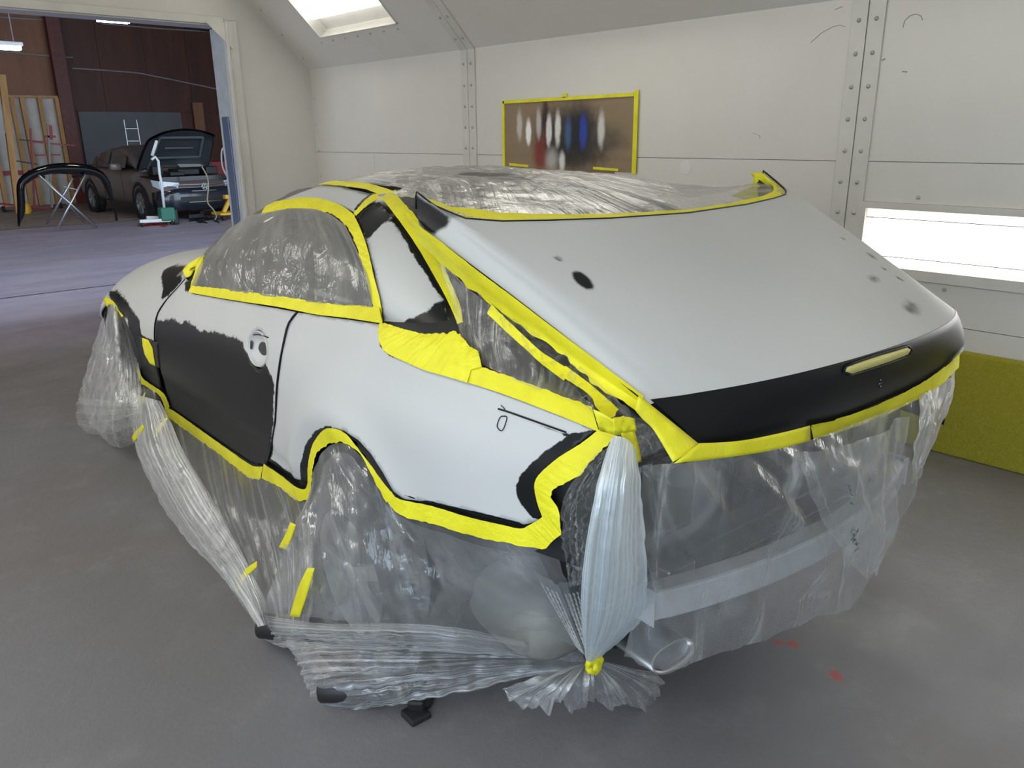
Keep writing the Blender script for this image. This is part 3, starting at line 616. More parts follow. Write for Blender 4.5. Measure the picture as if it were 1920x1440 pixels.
def patch(name, S, outline, du, dv, mt, parent, off=0., rim=.010, spots=(), axes=(0, 2), mirror=False, holes=(), dense=None, wobble=0):
    """a panel: outline on the surface S, filled, smooth, with a returned edge; spots = [(outline, softness)] of sanded black"""
    U = S.path(outline, name); sc = np.array([1/du, 1/dv])
    b = resample(U*sc, step=.8, closed=True)[:-1]; HB = [resample(S.path(h, name+' hole')*sc, step=.7, closed=True)[:-1] for h in holes]
    lo, hi = b.min(0), b.max(0); gx, gy = np.meshgrid(np.arange(lo[0], hi[0], 1.), np.arange(lo[1], hi[1], 1.)); Q = np.stack([gx.ravel(), gy.ravel()], 1)
    k = sdist(b, Q) > .45
    for h in HB: k &= sdist(h, Q) < -.45
    Q = Q[k]; V = np.vstack([b]+HB+[Q]); E = []; s0 = 0
    for r in [b]+HB: E += [(s0+i, s0+(i+1) % len(r)) for i in range(len(r))]; s0 += len(r)
    vo, eo, fo, *_ = delaunay_2d_cdt([Vector(p) for p in V], E, [], 0, 1e-5)
    vo = np.array([tuple(p) for p in vo]); F = []
    if len(fo):
        cen = np.array([vo[list(f)].mean(0) for f in fo]); ins = inpoly(b, cen)
        for h in HB: ins &= ~inpoly(h, cen)
        F = [tuple(f) for f, i in zip(fo, ins) if i]
    uv = vo/sc; P = np.array([S.f(*q) for q in uv]); Nn = np.array([S.nor(*q) for q in uv])
    if wobble: off = off+np.array([noise.noise(Vector(p*9))*wobble for p in P])[:, None]
    P = P+Nn*off
    val = np.full(len(P), -9.)
    for o, soft in spots:
        so = np.array([S.f(*q) for q in S.path(o, name+' spot')])[:, axes]; val = np.maximum(val, np.clip(sdist(so, P[:, axes]), -.08, .08)/soft)
    # orient faces, find the border, turn the edge in
    f0 = F[0]; nn = np.cross(P[f0[1]]-P[f0[0]], P[f0[2]]-P[f0[0]])
    if nn @ Nn[f0[0]] < 0: F = [f[::-1] for f in F]
    if rim:
        cnt = {}
        for f in F:
            for i in range(len(f)): e = (f[i], f[(i+1) % len(f)]); cnt[e] = 1
        be = [e for e in cnt if (e[1], e[0]) not in cnt]; idx = {}; extra = []
        for e in be:
            for v in e:
                if v not in idx: idx[v] = len(P)+len(extra); extra.append(P[v]-Nn[v]*rim)
        F = F+[(e[1], e[0], idx[e[0]], idx[e[1]]) for e in be]; val = np.r_[val, [val[v] for v in idx]]; P = np.vstack([P, extra])
    o = mesh(name, P, F, mt, parent, True, {'paint': val} if spots or mt in (M['primer'], M['primer_soft']) else None)
    if mirror:
        P2 = P*[1, -1, 1]; mesh(name, P2, [f[::-1] for f in F], mt, parent, True, {'paint': np.full(len(P), -9.)})
    return o
TSEED = [0]
def tape(S, A, B_, parent, off=.008, name='masking_tape', crinkle=.0016, step=.012, m=5, label=None, mt='tape', rag=0):
    """strip of tape between two pixel edges A and B, lying on the surface S"""
    TSEED[0] += 1; sd = TSEED[0]*3.7
    a, b = resample(smooth_px(A, 4), n=10*len(A)), resample(smooth_px(B_, 4), n=10*len(A))
    a, b = S.path([tuple(p) for p in a], name), S.path([tuple(p) for p in b], name)
    L = sum(np.linalg.norm(S.f(*a[i])-S.f(*a[i+1])) for i in range(len(a)-1)); n = max(len(a), int(L/step)); a, b = resample(a, n=n), resample(b, n=n)
    P = np.zeros((n, m, 3))
    for i in range(n):
        for j in range(m):
            t = j/(m-1)
            if rag and j == m-1: t += rag*noise.noise(Vector((i*.35, sd, 0)))
            uv = a[i]*(1-t)+b[i]*t; p = S.f(*uv); N_ = S.nor(*uv)
            w = noise.noise(Vector((i*step*30, j*.6, sd)))*crinkle+abs(noise.noise(Vector((i*step*75, j*.25, sd+9))))*crinkle
            P[i, j] = p+N_*(off+w)
    v, f = grid_mesh(P); n0 = S.nor(*a[n//2]); q = f[len(f)//2]; nn = np.cross(v[q[1]]-v[q[0]], v[q[2]]-v[q[0]])
    if nn @ n0 < 0: f = [x[::-1] for x in f]
    o = mesh(name, v, f, M[mt], parent, True); 
    if label: o['label'] = label
    return o
def cr(P, t, closed=False):     # catmull-rom over rows of control points
    n = len(P); i = min(int(t), n-2); t -= i; p0, p1, p2, p3 = P[max(i-1, 0)], P[i], P[i+1], P[min(i+2, n-1)]
    return .5*((2*p1)+(-p0+p2)*t+(2*p0-5*p1+4*p2-p3)*t*t+(-p0+3*p1-3*p2+p3)*t**3)
def sheet(name, rows, mt, parent, nu=120, nv=60, pleat=.01, pf=24, pv=1.5, crink=.006, cf=9, amp=None, edge0=0., seed=0, label=None, tw=0.):
    """draped film: rows of control points from the top edge down; folds run from row to row"""
    R_ = [np.array([C3(*p) if len(p) == 4 else p for p in r], float) for r in rows]
    G = np.zeros((nv, nu, 3)); k = max(len(r) for r in R_)
    RR = [np.array([cr(r, t*(len(r)-1)) for t in np.linspace(0, 1, nu)]) for r in R_]
    for j in range(nv):
        t = j/(nv-1)*(len(RR)-1); G[j] = cr(RR, t)
    du = np.gradient(G, axis=1); dv = np.gradient(G, axis=0); N_ = np.cross(du, dv); N_ /= np.linalg.norm(N_, axis=2, keepdims=True)+1e-12
    c = G.reshape(-1, 3).mean(0); 
    if (N_.reshape(-1, 3).mean(0) @ (OC-c)) < 0: N_ = -N_
    for j in range(nv):
        v = j/(nv-1); am = (np.interp(v, np.linspace(0, 1, len(amp)), amp) if amp else 1.)
        for i in range(nu):
            u = i/(nu-1); p = G[j, i]
            q = (u+tw*v)*pf; d = (noise.noise(Vector((q, v*pv, seed)))+.5*noise.noise(Vector((q*2.3, v*pv*1.5, seed+5))))*pleat*am
            h = noise.noise(Vector(p*cf+np.array([seed, 0, 0]))); h = (1-abs(h)*2)*.5; d += (h+.5*noise.noise(Vector(p*cf*3)))*crink*(.25+.75*am)
            G[j, i] = p+N_[j, i]*d
    v, f = grid_mesh(G); uu, vv = np.meshgrid(np.linspace(0, 1, nu), np.linspace(0, 1, nv)); uv = np.stack([uu.ravel(), vv.ravel()], 1)
    o = mesh(name, v, f, FL[mt], parent, True, uv=uv)
    if label: o['label'] = label
    return o
# ---- dark inner body under the panels (fills the gaps)
def shell(name, f, U, V, mt, parent, off, mirror=True, skip=None, sgn=1):
    G = np.array([[f(u, v) for v in V] for u in U]); du = np.gradient(G, axis=0); dv = np.gradient(G, axis=1); N_ = np.cross(du, dv); N_ /= np.linalg.norm(N_, axis=2, keepdims=True)+1e-9
    if (N_*(G-np.array([.8, 0, .5]))).sum() > 0: N_ = -N_
    G = G+N_*off; v, fc = grid_mesh(G); fc = [q for q in fc if not (skip and skip(v[list(q)].mean(0)))]
    if mirror: n = len(v); v = np.vstack([v, v*[1, -1, 1]]); fc = fc+[tuple(i+n for i in q[::-1]) for q in fc]
    return mesh(name, v, fc, mt, parent, True)
def arch_skip(c): return any(math.hypot(c[0]-a[0], c[2]-a[1]) < a[2]-.01 and c[1] > .4 for a in (ARC_R, ARC_F)) or c[2] < .20 or (c[0] < -.25 and c[2] < .50)
shell('inner_body', BODY, np.linspace(-1.0, 3.45, 110), np.linspace(.02, 1.9, 40), M['body_under'], car, .022, skip=arch_skip)
shell('cabin_glass', GREEN, np.linspace(-.45, 1.82, 60), np.linspace(0, 1, 30), M['glass_dark'], car, .030, sgn=1)
# ---- panels
DOOR = [(362, 551), (430, 563), (500, 575), (555, 585), (541, 606), (531, 640), (522, 690), (517, 740), (515, 790), (507, 838), (498, 874), (470, 868), (400, 822), (345, 790), (322, 768), (312, 735), (303, 700), (296, 655), (292, 620), (297, 588), (315, 560), (335, 540), (348, 522)]
DBLACK = [(286, 600), (305, 601), (322, 598), (340, 606), (350, 600), (375, 620), (400, 622), (420, 628), (440, 632), (455, 640), (458, 655), (470, 670), (498, 680), (506, 700), (514, 720), (513, 790), (512, 900), (400, 860), (300, 800), (280, 650)]
uH = SB.inv((482, 654)); cH = SB.f(*uH); HOLE = [tuple(cproj(BODYxz)[0]) for BODYxz in [SB.f(uH[0]+.098*math.cos(a), uH[1]+.060*math.sin(a)/.56) for a in np.linspace(0, 2*PI, 25)[:-1]]]
patch('door', SB, DOOR, .015, .022, M['primer'], car, spots=[(DBLACK, .02), ([(361, 520), (368, 535), (350, 548), (345, 530)], .02)], mirror=True,
      holes=[HOLE])
QUART = [(559, 586), (620, 595), (680, 603), (719, 609), (716, 625), (719, 645), (735, 663), (800, 686), (870, 712), (940, 736), (1000, 757), (1060, 782), (1120, 805),
         (1085, 835), (1045, 865), (1018, 890), (1008, 915), (1018, 940), (1030, 962), (1020, 976), (980, 984), (900, 964), (820, 946), (758, 936), (738, 922), (718, 886), (695, 850), (672, 825), (645, 808), (618, 806), (600, 818), (588, 840), (584, 870), (584, 912),
         (565, 900), (535, 882), (503, 864), (510, 838), (518, 790), (521, 740), (526, 690), (535, 640), (545, 606)]
QSP = [([(1112, 806), (1075, 812), (1040, 832), (1005, 862), (975, 890), (967, 915), (975, 945), (1000, 972), (1035, 985), (1070, 940), (1060, 880), (1140, 830)], .006),
       ([(612, 798), (590, 808), (572, 835), (563, 870), (562, 925), (595, 925), (595, 850), (625, 800)], .006),
       ([(500, 855), (520, 868), (545, 892), (575, 910), (560, 915), (495, 880)], .006), ([(513, 700), (520, 700), (513, 840), (500, 875), (495, 870), (507, 830)], .004),
       ([(952, 772), (985, 782), (1030, 800), (1060, 812), (1058, 815), (1020, 801), (975, 785)], .0015), ([(718, 620), (724, 648), (745, 668), (735, 672), (712, 650), (710, 620)], .003),
       ([(735, 925), (800, 944), (900, 967), (980, 987), (980, 980), (900, 961), (800, 937)], .002)]
patch('rear_quarter_panel', SB, QUART, .013, .02, M['primer'], car, spots=QSP, mirror=True)
FEND = [('uv', 1.86, 2.), (338, 538), (318, 556), (296, 583), (289, 612), (289, 650), (294, 690), (300, 725), (311, 760), (290, 742), (268, 714), (264, 685), (258, 655), (246, 622), (232, 592), (218, 572), (205, 562), (196, 572), ('uv', 3.33, .95), ('uv', 3.42, 1.1), ('uv', 3.46, 1.4), ('uv', 3.42, 1.7), ('uv', 3.33, 1.9), ('uv', 3.2, 2.), ('uv', 2.6, 2.), ('uv', 2.2, 2.)]
FSP = [([(206, 545), (222, 545), (235, 558), (247, 580), (262, 600), (268, 640), (272, 662), (288, 690), (305, 700), (320, 780), (260, 720), (255, 660), (240, 600), (212, 566)], .02),
       ([(348, 498), (330, 496), (308, 505), (302, 520), (306, 540), (302, 562), (315, 555), (340, 530)], .02), ([(262, 625), (275, 633), (298, 642), (310, 700), (262, 700)], .01)]
patch('front_wing', SB, FEND, .018, .03, M['primer'], car, spots=FSP, mirror=True)
# bonnet and nose (only its far crown can be glimpsed)
def BON(x, s):
    e = BODY(x, 2); zc = e[2]+.035*(1-s*s); return np.array([x+.03*(1-s*s)*(x > 2), e[1]*s, zc])
shell('bonnet', BON, np.linspace(1.86, 3.45, 30), np.linspace(1, -1, 25), M['primer'], car, 0., mirror=False).data.attributes.new('paint', 'FLOAT', 'POINT')
bn = bpy.data.objects['bonnet'].data.attributes['paint']; bn.data.foreach_set('value', [-9.]*len(bn.data))
# door handle cup, side vent, filler mark, quarter hook mark
def disc_on(S, px, r, mt, name, parent, off=.003, ax=(0, 2), rx=1., depth=.022):
    u = S.inv(px); c = S.f(*u); n = S.nor(*u); t = Vector(S.f(u[0]+.01, u[1])-S.f(u[0]-.01, u[1])).normalized(); w = Vector(n).cross(t); v = []; f = []; K = 28
    prof = [(1.03, -.006), (1.0, .001), (.96, .002), (.92, -.004), (.8, -depth*.6), (.5, -depth), (0.02, -depth*1.1)]
    for (a, h) in prof:
        for k in range(K): q = 2*PI*k/K; v.append(tuple(Vector(c)+Vector(n)*(off+h)+t*math.cos(q)*r*a*rx+w*math.sin(q)*r*a))
    for i in range(len(prof)-1):
        for k in range(K): a, b = i*K+k, i*K+(k+1) % K; f.append((a, b, b+K, a+K))
    o = mesh(name, v, f, mt, parent, True); return o, c, Vector(n), t, w
door = [o for o in car.children if o.name == 'door'][0]; quarter = [o for o in car.children if o.name == 'rear_quarter_panel'][0]; wing = [o for o in car.children if o.name == 'front_wing'][0]
M['primer_plain'] = simple('primer_plain', (.50, .51, .515), .42, spec=.28)
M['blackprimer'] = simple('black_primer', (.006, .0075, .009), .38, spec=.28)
cup, c_, n_, t_, w_ = disc_on(SB, (482, 654), .062, M['primer_plain'], 'handle_recess', door, off=0., rx=1.62)
for px, hs_ in (((467, 647), 1.), ((500, 663), .6)):
    u = SB.inv(px); p = Vector(SB.f(*u))-Vector(SB.nor(*u))*.008
    mb = MB(); 
    for k in range(3): mb.lathe([(0, .003), (hs_*(.008-.001*k), .002), (hs_*(.010-.001*k), 0)], p+w_*(k-1)*.008, n_, 9)
    mb.build('handle_hole', M['blackm'], cup, recentre=False)
def line_on(S, pts, r, mt, name, parent, off=.002):
    mb = MB(); P = []
    for q in resample(np.array(smooth_px(pts, 4)), n=max(6, 3*len(pts))): u = S.inv(q); P.append(S.f(*u)+S.nor(*u)*off)
    mb.tube(P, r, 6); return mb.build(name, mt, parent, recentre=False, smooth=True)
line_on(SB, [(476, 628), (488, 628), (504, 633)], .002, M['blackprimer'], 'crease_line', door)
line_on(SB, [(947, 781), (940, 781), (935, 790), (933, 800), (938, 807), (944, 806), (950, 790), (951, 782), (947, 780)], .0012, M['blackprimer'], 'marker_recess', quarter)
line_on(SB, [(935, 767), (955, 773), (1000, 789), (1062, 811)], .0022, M['blackprimer'], 'crease_line', quarter)
line_on(SB, [(940, 760), (948, 768)], .001, M['blackprimer'], 'crease_line', quarter)
patch('vent_recess', SB, [(262, 631), (275, 634), (296, 642), (300, 690), (285, 680), (268, 660)], .01, .02, M['blackm'], wing, off=.004, rim=.006)
patch('masking_tape', SB, [(270, 633), (281, 637), (289, 652), (294, 685), (285, 681), (274, 664), (271, 648)], .01, .02, M['tape'], wing, off=.010, rim=.003, wobble=.004)
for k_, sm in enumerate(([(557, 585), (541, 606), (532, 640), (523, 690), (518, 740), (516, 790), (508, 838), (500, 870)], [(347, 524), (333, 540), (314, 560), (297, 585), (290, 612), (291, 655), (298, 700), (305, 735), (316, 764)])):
    line_on(SB, sm, .0035, M['blackprimer'], 'panel_gap_shade', door, off=.0)  # black tubes standing in for the shadow in the door gaps
# roof rail, pillar
RAIL = [('uv', 1.12, .80), (513, 384), (535, 378), (570, 373), (605, 375), (640, 383), (662, 394), (666, 401), (680, 388), (705, 370), (690, 362), (660, 355), (640, 349), ('uv', .62, .86), ('uv', .9, .87), ('uv', 1.08, .86)]
patch('roof_rail', SG, RAIL, .015, .02, M['primer'], car, spots=[([(668, 400), (664, 392), (676, 378), (695, 363), (712, 366), (700, 372), (682, 385), (672, 402)], .004)], mirror=True)
PIL = [(668, 408), (682, 393), (712, 378), (735, 408), (765, 450), (800, 505), (832, 560), (862, 629), (820, 630), (770, 622), (722, 610), (718, 590), (712, 560), (703, 510), (690, 460)]
patch('c_pillar', SG, PIL, .012, .02, M['primer'], car, spots=[([(660, 400), (712, 372), (745, 412), (725, 415), (705, 430), (690, 452), (680, 440)], .012), ([(748, 608), (775, 595), (800, 585), (815, 570), (828, 562), (835, 566), (868, 640), (800, 640), (740, 615)], .012), ([(740, 402), (770, 445), (800, 495), (832, 556), (829, 562), (795, 508), (760, 450), (735, 410)], .003)], mirror=True)
# ---- boot lid
lid = empty('boot_lid', (0, 0, 0), 0, parent=car)
def lidspot(px, rx, ry, ang, soft):
    c, s = math.cos(ang), math.sin(ang); return ([(px[0]+rx*math.cos(a)*c-ry*math.sin(a)*s, px[1]+rx*math.cos(a)*s+ry*math.sin(a)*c) for a in np.linspace(0, 2*PI, 14)[:-1]], soft)
U = np.r_[np.linspace(-1, -.6, 22), np.linspace(-.57, .57, 50), np.linspace(.6, 1, 22)]; V = np.linspace(0, 1, 60)
G = np.array([[LID(u, v) for v in V] for u in U])
spots = [([(779, 362), (800, 378), (822, 385), (850, 397), (862, 398), (856, 408), (846, 415), (838, 427), (822, 432), (815, 440), (795, 432), (772, 400)], .014), lidspot((1093, 526), 25, 11, .72, .010), lidspot((1047, 485), 9, 3, .5, .012),
         lidspot((1610, 438), 13, 4, .55, .016), lidspot((1581, 447), 5, 2, .5, .014), lidspot((1639, 523), 7, 5, .1, .03), lidspot((1708, 576), 9, 9, 0, .045), lidspot((1658, 504), 7, 2, .5, .012), lidspot((1686, 522), 12, 1.5, .5, .012), lidspot((1634, 480), 7, 2, .6, .03)]
P = G.reshape(-1, 3); val = np.full(len(P), -9.)
for o, soft in spots:
    ax2 = [0, 2] if o[0][0] < 800 else [0, 1]       # the horn's spot wraps its upright face, so measure it in side view
    so = np.array([LID(*q) for q in SL.path(o, 'lid spot')])[:, ax2]; d_ = np.clip(sdist(so, P[:, ax2]), -.1, .1)/soft
    if ax2[1] == 2: d_ = np.where(P[:, 1] > .3, d_, -9)
    val = np.maximum(val, d_)
v, f = grid_mesh(G); mesh('lid_panel', v, f, M['primer_soft'], lid, True, {'paint': val})
lo = G-np.array([0, 0, .026]); lo[:, -1] += [.02, 0, 0]; v, f = grid_mesh(lo*[1, .955, 1]); mesh('inner_panel', v, f[::1], M['body_under'], lid, True)
Gb = np.array([[BAND(u, w) for w in np.linspace(0, 1.1, 15)] for u in np.linspace(-1, 1, 90)]); Gb[:, :, 0] -= .001; v, f = grid_mesh(Gb)
mesh('rear_edge_band', v, [q[::-1] for q in f], M['blackprimer'], lid, True)
Gi = Gb+np.array([.03, 0, 0]); v, f = grid_mesh(Gi); mesh('inner_panel', v, f, M['body_under'], lid, True)
MB().tube([tuple(LID(u, 0)) for u in np.linspace(-.96, .96, 80)], .003, 6).build('lid_edge', M['blackprimer'], lid, smooth=True)
MB().tube([tuple(LID(1, w)) for w in np.linspace(0, 1, 20)], .0025, 6).build('lid_edge', M['blackprimer'], lid, smooth=True)
slot = patch('brake_light_slot', SN, [(1583, 696), (1586, 688), (1600, 682), (1640, 669), (1680, 657), (1698, 651), (1705, 655), (1700, 664), (1660, 679), (1620, 692), (1595, 700)], .015, .06, M['tape_pale'], lid, off=.004, rim=.004)
mb = MB(); Pn = [SN.f(*SN.inv(q))+SN.nor(*SN.inv(q))*.003 for q in [(1580, 697), (1584, 686), (1600, 680), (1640, 666), (1680, 654), (1700, 648), (1708, 655), (1702, 666), (1660, 682), (1620, 695), (1592, 703), (1580, 697)]]
mb.tube(Pn, .003, 6).build('slot_rim', M['blackprimer'], slot, recentre=False, smooth=True)
for q in ((1651, 712), (1652, 718), (1651, 724), (1649, 719)):
    u = SN.inv(q); MB().lathe([(0, .003), (.004, .002), (.005, 0)], SN.f(*u)+SN.nor(*u)*.001, SN.nor(*u), 8).build('badge_hole', M['black'], lid, recentre=False)
# ---------------------------------------------------------------- masking tape on the body
def free_tape(A, B_, parent, ax, v, name='masking_tape', crinkle=.003, mt='tape', dv=0):
    TSEED[0] += 1; sd = TSEED[0]*2.3; A, B_ = np.array(smooth_px(A, 5)), np.array(smooth_px(B_, 5)); n = max(len(A), len(B_), 12); A, B_ = resample(A, n=n), resample(B_, n=n); P = np.zeros((n, 5, 3))
    vs = v if hasattr(v, '__len__') else (v, v)
    for i in range(n):
        for j in range(5):
            q = A[i]*(1-j/4)+B_[i]*j/4; p = C3(q[0], q[1], ax, vs[0]+(vs[1]-vs[0])*i/(n-1)+dv*j/4); d = OC-p; d /= np.linalg.norm(d); P[i, j] = p+d*noise.noise(Vector((i*.45, j*.5, sd)))*crinkle*2
    v_, f = grid_mesh(P); o = mesh(name, v_, f, M[mt], parent, True); s = o.modifiers.new('s', 'SOLIDIFY'); s.thickness = .0012; return o
LIDX = mk(lambda u, w: BAND(u, w) if w <= 1 else rtop(.69*u)*(1-w)+rbot(.62*u)*w, (-1, 1), (.7, 1.5), 1)
tape(SB, [(357, 549), (400, 557), (460, 567), (520, 576), (560, 584), (600, 592), (650, 598), (700, 606), (721, 609)], [(362, 537), (420, 543), (480, 550), (530, 557), (570, 563), (600, 568), (640, 573), (690, 577), (714, 581)], car, rag=.12)
tape(SG, [(722, 603), (717, 566), (704, 519), (692, 469), (679, 434), (667, 409)], [(706, 580), (692, 531), (679, 487), (667, 453), (651, 425), (632, 408)], car, rag=.12)
tape(SG, [(503, 383), (539, 378), (570, 374), (595, 375), (620, 381), (645, 391), (668, 408)], [(492, 407), (523, 398), (554, 395), (586, 397), (614, 402), (632, 409), (650, 426)], car, rag=.12)
tape(SG, [(384, 484), (384, 498), (377, 520), (368, 542)], [(368, 492), (370, 505), (364, 525), (357, 547)], car)
tape(SG, [(386, 480), (366, 486), (348, 499), (343, 514)], [(382, 496), (368, 502), (358, 508), (350, 517)], car)
tape(SG, [(665, 404), (678, 388), (694, 373), (709, 366)], [(670, 409), (685, 394), (699, 383), (713, 378)], car, m=4)
tape(SG, [(712, 378), (720, 380), (742, 408), (764, 438), (789, 476), (814, 520), (836, 560), (857, 606), (862, 630)], [(742, 362), (750, 376), (776, 405), (798, 437), (817, 466), (832, 500), (848, 540), (864, 581), (876, 645)], car, rag=.1, off=.010)
tape(SG, [(711, 369), (689, 360), (648, 353), (598, 349)], [(742, 364), (711, 353), (673, 345), (625, 343)], car)
tape(SB, [(716, 612), (715, 637), (728, 662), (757, 677), (800, 696), (820, 702), (864, 715), (882, 721)], [(726, 610), (764, 622), (785, 627), (807, 630), (835, 630), (861, 630), (880, 650), (900, 664)], car, m=9, off=.010, crinkle=.006, rag=.05)
tape(SB, [(870, 716), (947, 741), (1031, 773), (1093, 798), (1126, 812)], [(885, 684), (947, 705), (1010, 728), (1060, 747), (1112, 766)], car, rag=.1)
tape(SB, [(868, 664), (874, 690), (880, 700)], [(900, 662), (907, 688), (908, 692)], car, off=.011)
tape(SB, [(262, 682), (269, 706), (290, 722), (311, 738), (321, 760)], [(264, 703), (269, 717), (285, 729), (304, 743), (315, 776)], car)
tape(SB, [(318, 764), (330, 770), (363, 793), (415, 830), (467, 866), (482, 873), (497, 873)], [(314, 778), (330, 790), (363, 814), (415, 851), (460, 887), (474, 895), (492, 897)], car, rag=.15)
tape(SB, [(498, 868), (530, 889), (557, 910), (575, 915), (581, 900)], [(494, 895), (528, 912), (555, 934), (570, 937), (584, 930)], car, rag=.12)
tape(SB, [(580, 911), (582, 865), (592, 828), (611, 804), (629, 802), (651, 811), (673, 836), (700, 871), (722, 902), (744, 929)], [(586, 924), (590, 880), (597, 852), (611, 836), (629, 827), (651, 829), (676, 845), (694, 873), (711, 907), (729, 940)], car, rag=.15)
tape(SB, [(738, 920), (752, 934), (816, 947), (882, 967), (949, 982), (984, 988), (1014, 973)], [(731, 938), (756, 965), (816, 980), (882, 1000), (960, 1017), (1000, 1023), (1030, 1024)], car, rag=.1)
tape(SB, [(1024, 972), (1013, 942), (1007, 913), (1014, 890), (1051, 858), (1091, 834), (1129, 806)], [(1056, 1000), (1053, 955), (1040, 931), (1044, 914), (1094, 889), (1108, 868), (1160, 820)], car, rag=.1, off=.010)
tape(SB, [(990, 985), (1010, 974), (1030, 960)], [(1029, 1024), (1042, 1010), (1058, 998)], car, off=.010)
free_tape([(1198, 741), (1224, 762), (1260, 791), (1314, 835)], [(1190, 768), (1205, 786), (1227, 808), (1262, 866)], lid, 0, (-1.0, -1.085))
tape(SP, [(778, 388), (789, 420), (826, 449), (912, 517), (998, 581), (1082, 648), (1145, 695), (1208, 745)], [(762, 400), (782, 445), (815, 474), (877, 530), (983, 613), (1047, 655), (1113, 722), (1195, 776)], lid, rag=.15, off=.008)
free_tape([(1311, 831), (1385, 827), (1468, 811), (1519, 798)], [(1264, 869), (1385, 855), (1468, 840), (1520, 826)], lid, 0, (-1.085, -1.122), crinkle=.002)
tape(LIDX, [(1516, 791), (1580, 776), (1640, 754), (1720, 716), (1765, 685), (1796, 654)], [(1518, 820), (1580, 802), (1640, 780), (1714, 747), (1762, 717), (1791, 689)], lid, rag=.08, off=.010)
tape(SP, [(920, 588), (956, 626), (993, 663), (1018, 688), (1060, 722)], [(929, 568), (968, 609), (1014, 659), (1040, 678), (1064, 694)], lid, off=.012, name='masking_tape')
tape(SP, [(1055, 714), (1106, 750), (1118, 775), (1135, 790)], [(1064, 692), (1110, 730), (1136, 755), (1160, 778)], lid, off=.014)
free_tape([(1112, 768), (1130, 775), (1148, 786), (1170, 780)], [(1124, 808), (1140, 812), (1160, 816), (1190, 810)], car, 0, (-.955, -1.01), crinkle=.006)
free_tape([(1164, 812), (1172, 840), (1181, 872)], [(1189, 808), (1197, 835), (1202, 864)], car, 0, (-1.025, -1.03))
free_tape([(1150, 783), (1175, 782), (1190, 785)], [(1150, 812), (1175, 810), (1194, 808)], car, 0, (-1.02, -1.03))
free_tape([(386, 480), (372, 483), (352, 496), (342, 508)], [(384, 498), (366, 505), (358, 517), (349, 521)], car, 1, (.74, .80), crinkle=.006)
# tape and film inside the lid's front horns
free_tape([(800, 361), (822, 381), (864, 400), (927, 406), (1052, 406), (1177, 402), (1302, 391), (1427, 375)], [(838, 366), (850, 376), (885, 387), (939, 399), (1052, 402), (1177, 398), (1302, 387), (1427, 371)], lid, 0, (-.30, -.33), mt='tape') if False else None
E_ = [np.array(LID(u, 0)) for u in np.linspace(.9, -.78, 60)]
wd = np.interp(np.linspace(0, 1, 60), [0, .12, .3, .6, 1], [.05, .085, .045, .03, .05]); P = np.zeros((60, 4, 3))
for i, e in enumerate(E_):
    for j in range(4): t = j/3*wd[i]; P[i, j] = e+np.array([t*.9, -np.sign(e[1])*t*.25*(abs(e[1]) > .6), -.004+t*.30+noise.noise(Vector((i*.3, j*.4, 8)))*.003])
v_, f = grid_mesh(P); mesh('masking_tape', v_, f, M['tape'], lid, True)
free_tape([(1408, 325), (1414, 338), (1400, 352), (1372, 368), (1405, 374)], [(1428, 323), (1446, 338), (1466, 350), (1480, 361), (1450, 368)], lid, 1, (-.72, -.735), crinkle=.008)
# ---------------------------------------------------------------- plastic sheeting
def gp(S, px, off=.012): u = S.inv(px); return S.f(*u)+S.nor(*u)*off
def gu(S, u, v, off=.012): return S.f(u, v)+S.nor(u, v)*off
def filmthing(label): return carthing('plastic_sheet', label, 'plastic sheet')
# side window and windscreen
t = filmthing('grey-looking creased film taped over the side window behind the front wing')
low = [(362, 540), (430, 548), (500, 554), (575, 565), (640, 571), (706, 578)]; mid = [(385, 497), (440, 482), (500, 470), (570, 468), (640, 480), (692, 515)]; up_ = [(432, 430), (468, 412), (508, 402), (560, 396), (610, 402), (652, 428)]
sheet('film', [[gp(SG, p) for p in low], [gp(SG, p) for p in mid], [gp(SG, p) for p in up_]], 'cabin', t, 130, 80, pleat=.014, pf=8, pv=.7, crink=.005, cf=7, amp=[.6, 1, .3], seed=3)
def across(x, th0, n=13, bow=.12, off=.014): return [gu(SG, min(1.84, x+bow*math.sin(PI*k/(n-1))), th0+(2-2*th0)*k/(n-1), off) for k in range(n)]
t = filmthing('creased clear film over the windscreen at the front of the cabin')
sheet('film', [across(1.82, .05, bow=.02), across(1.6, .18), across(1.35, .35, bow=.08), across(1.12, .62, bow=.04)], 'cabin', t, 110, 50, pleat=.008, pf=9, seed=11)
# roof
t = filmthing('shiny streaked clear film stretched over the roof down to the boot lid front edge')
def roofrow(x, a, n=9, off=.012): return [gu(SG, x, a+(2-2*a)*k/(n-1), off) for k in range(n)]
r2 = [np.array(p) for p in ((.16, .60, 1.262), (.10, .5, 1.275), (.04, .33, 1.286), (.0, .15, 1.29), (.0, 0, 1.29), (0, -.15, 1.287), (.02, -.33, 1.268), (.03, -.5, 1.235), (.05, -.64, 1.19))]
r3 = [np.array(LID(u, 0))+np.array([0, 0, -.004]) for u in (.93, .80, .6, .3, 0, -.3, -.6, -.78, -.84)]; r3[0] = np.array([-.20, .745, 1.28])
sheet('film', [roofrow(1.14, .74), roofrow(.75, .70), roofrow(.38, .70), r2, r3], 'roof', t, 200, 110, pleat=.013, pf=26, pv=.9, crink=.008, cf=7, amp=[.2, .5, .8, 1, .1], seed=21)
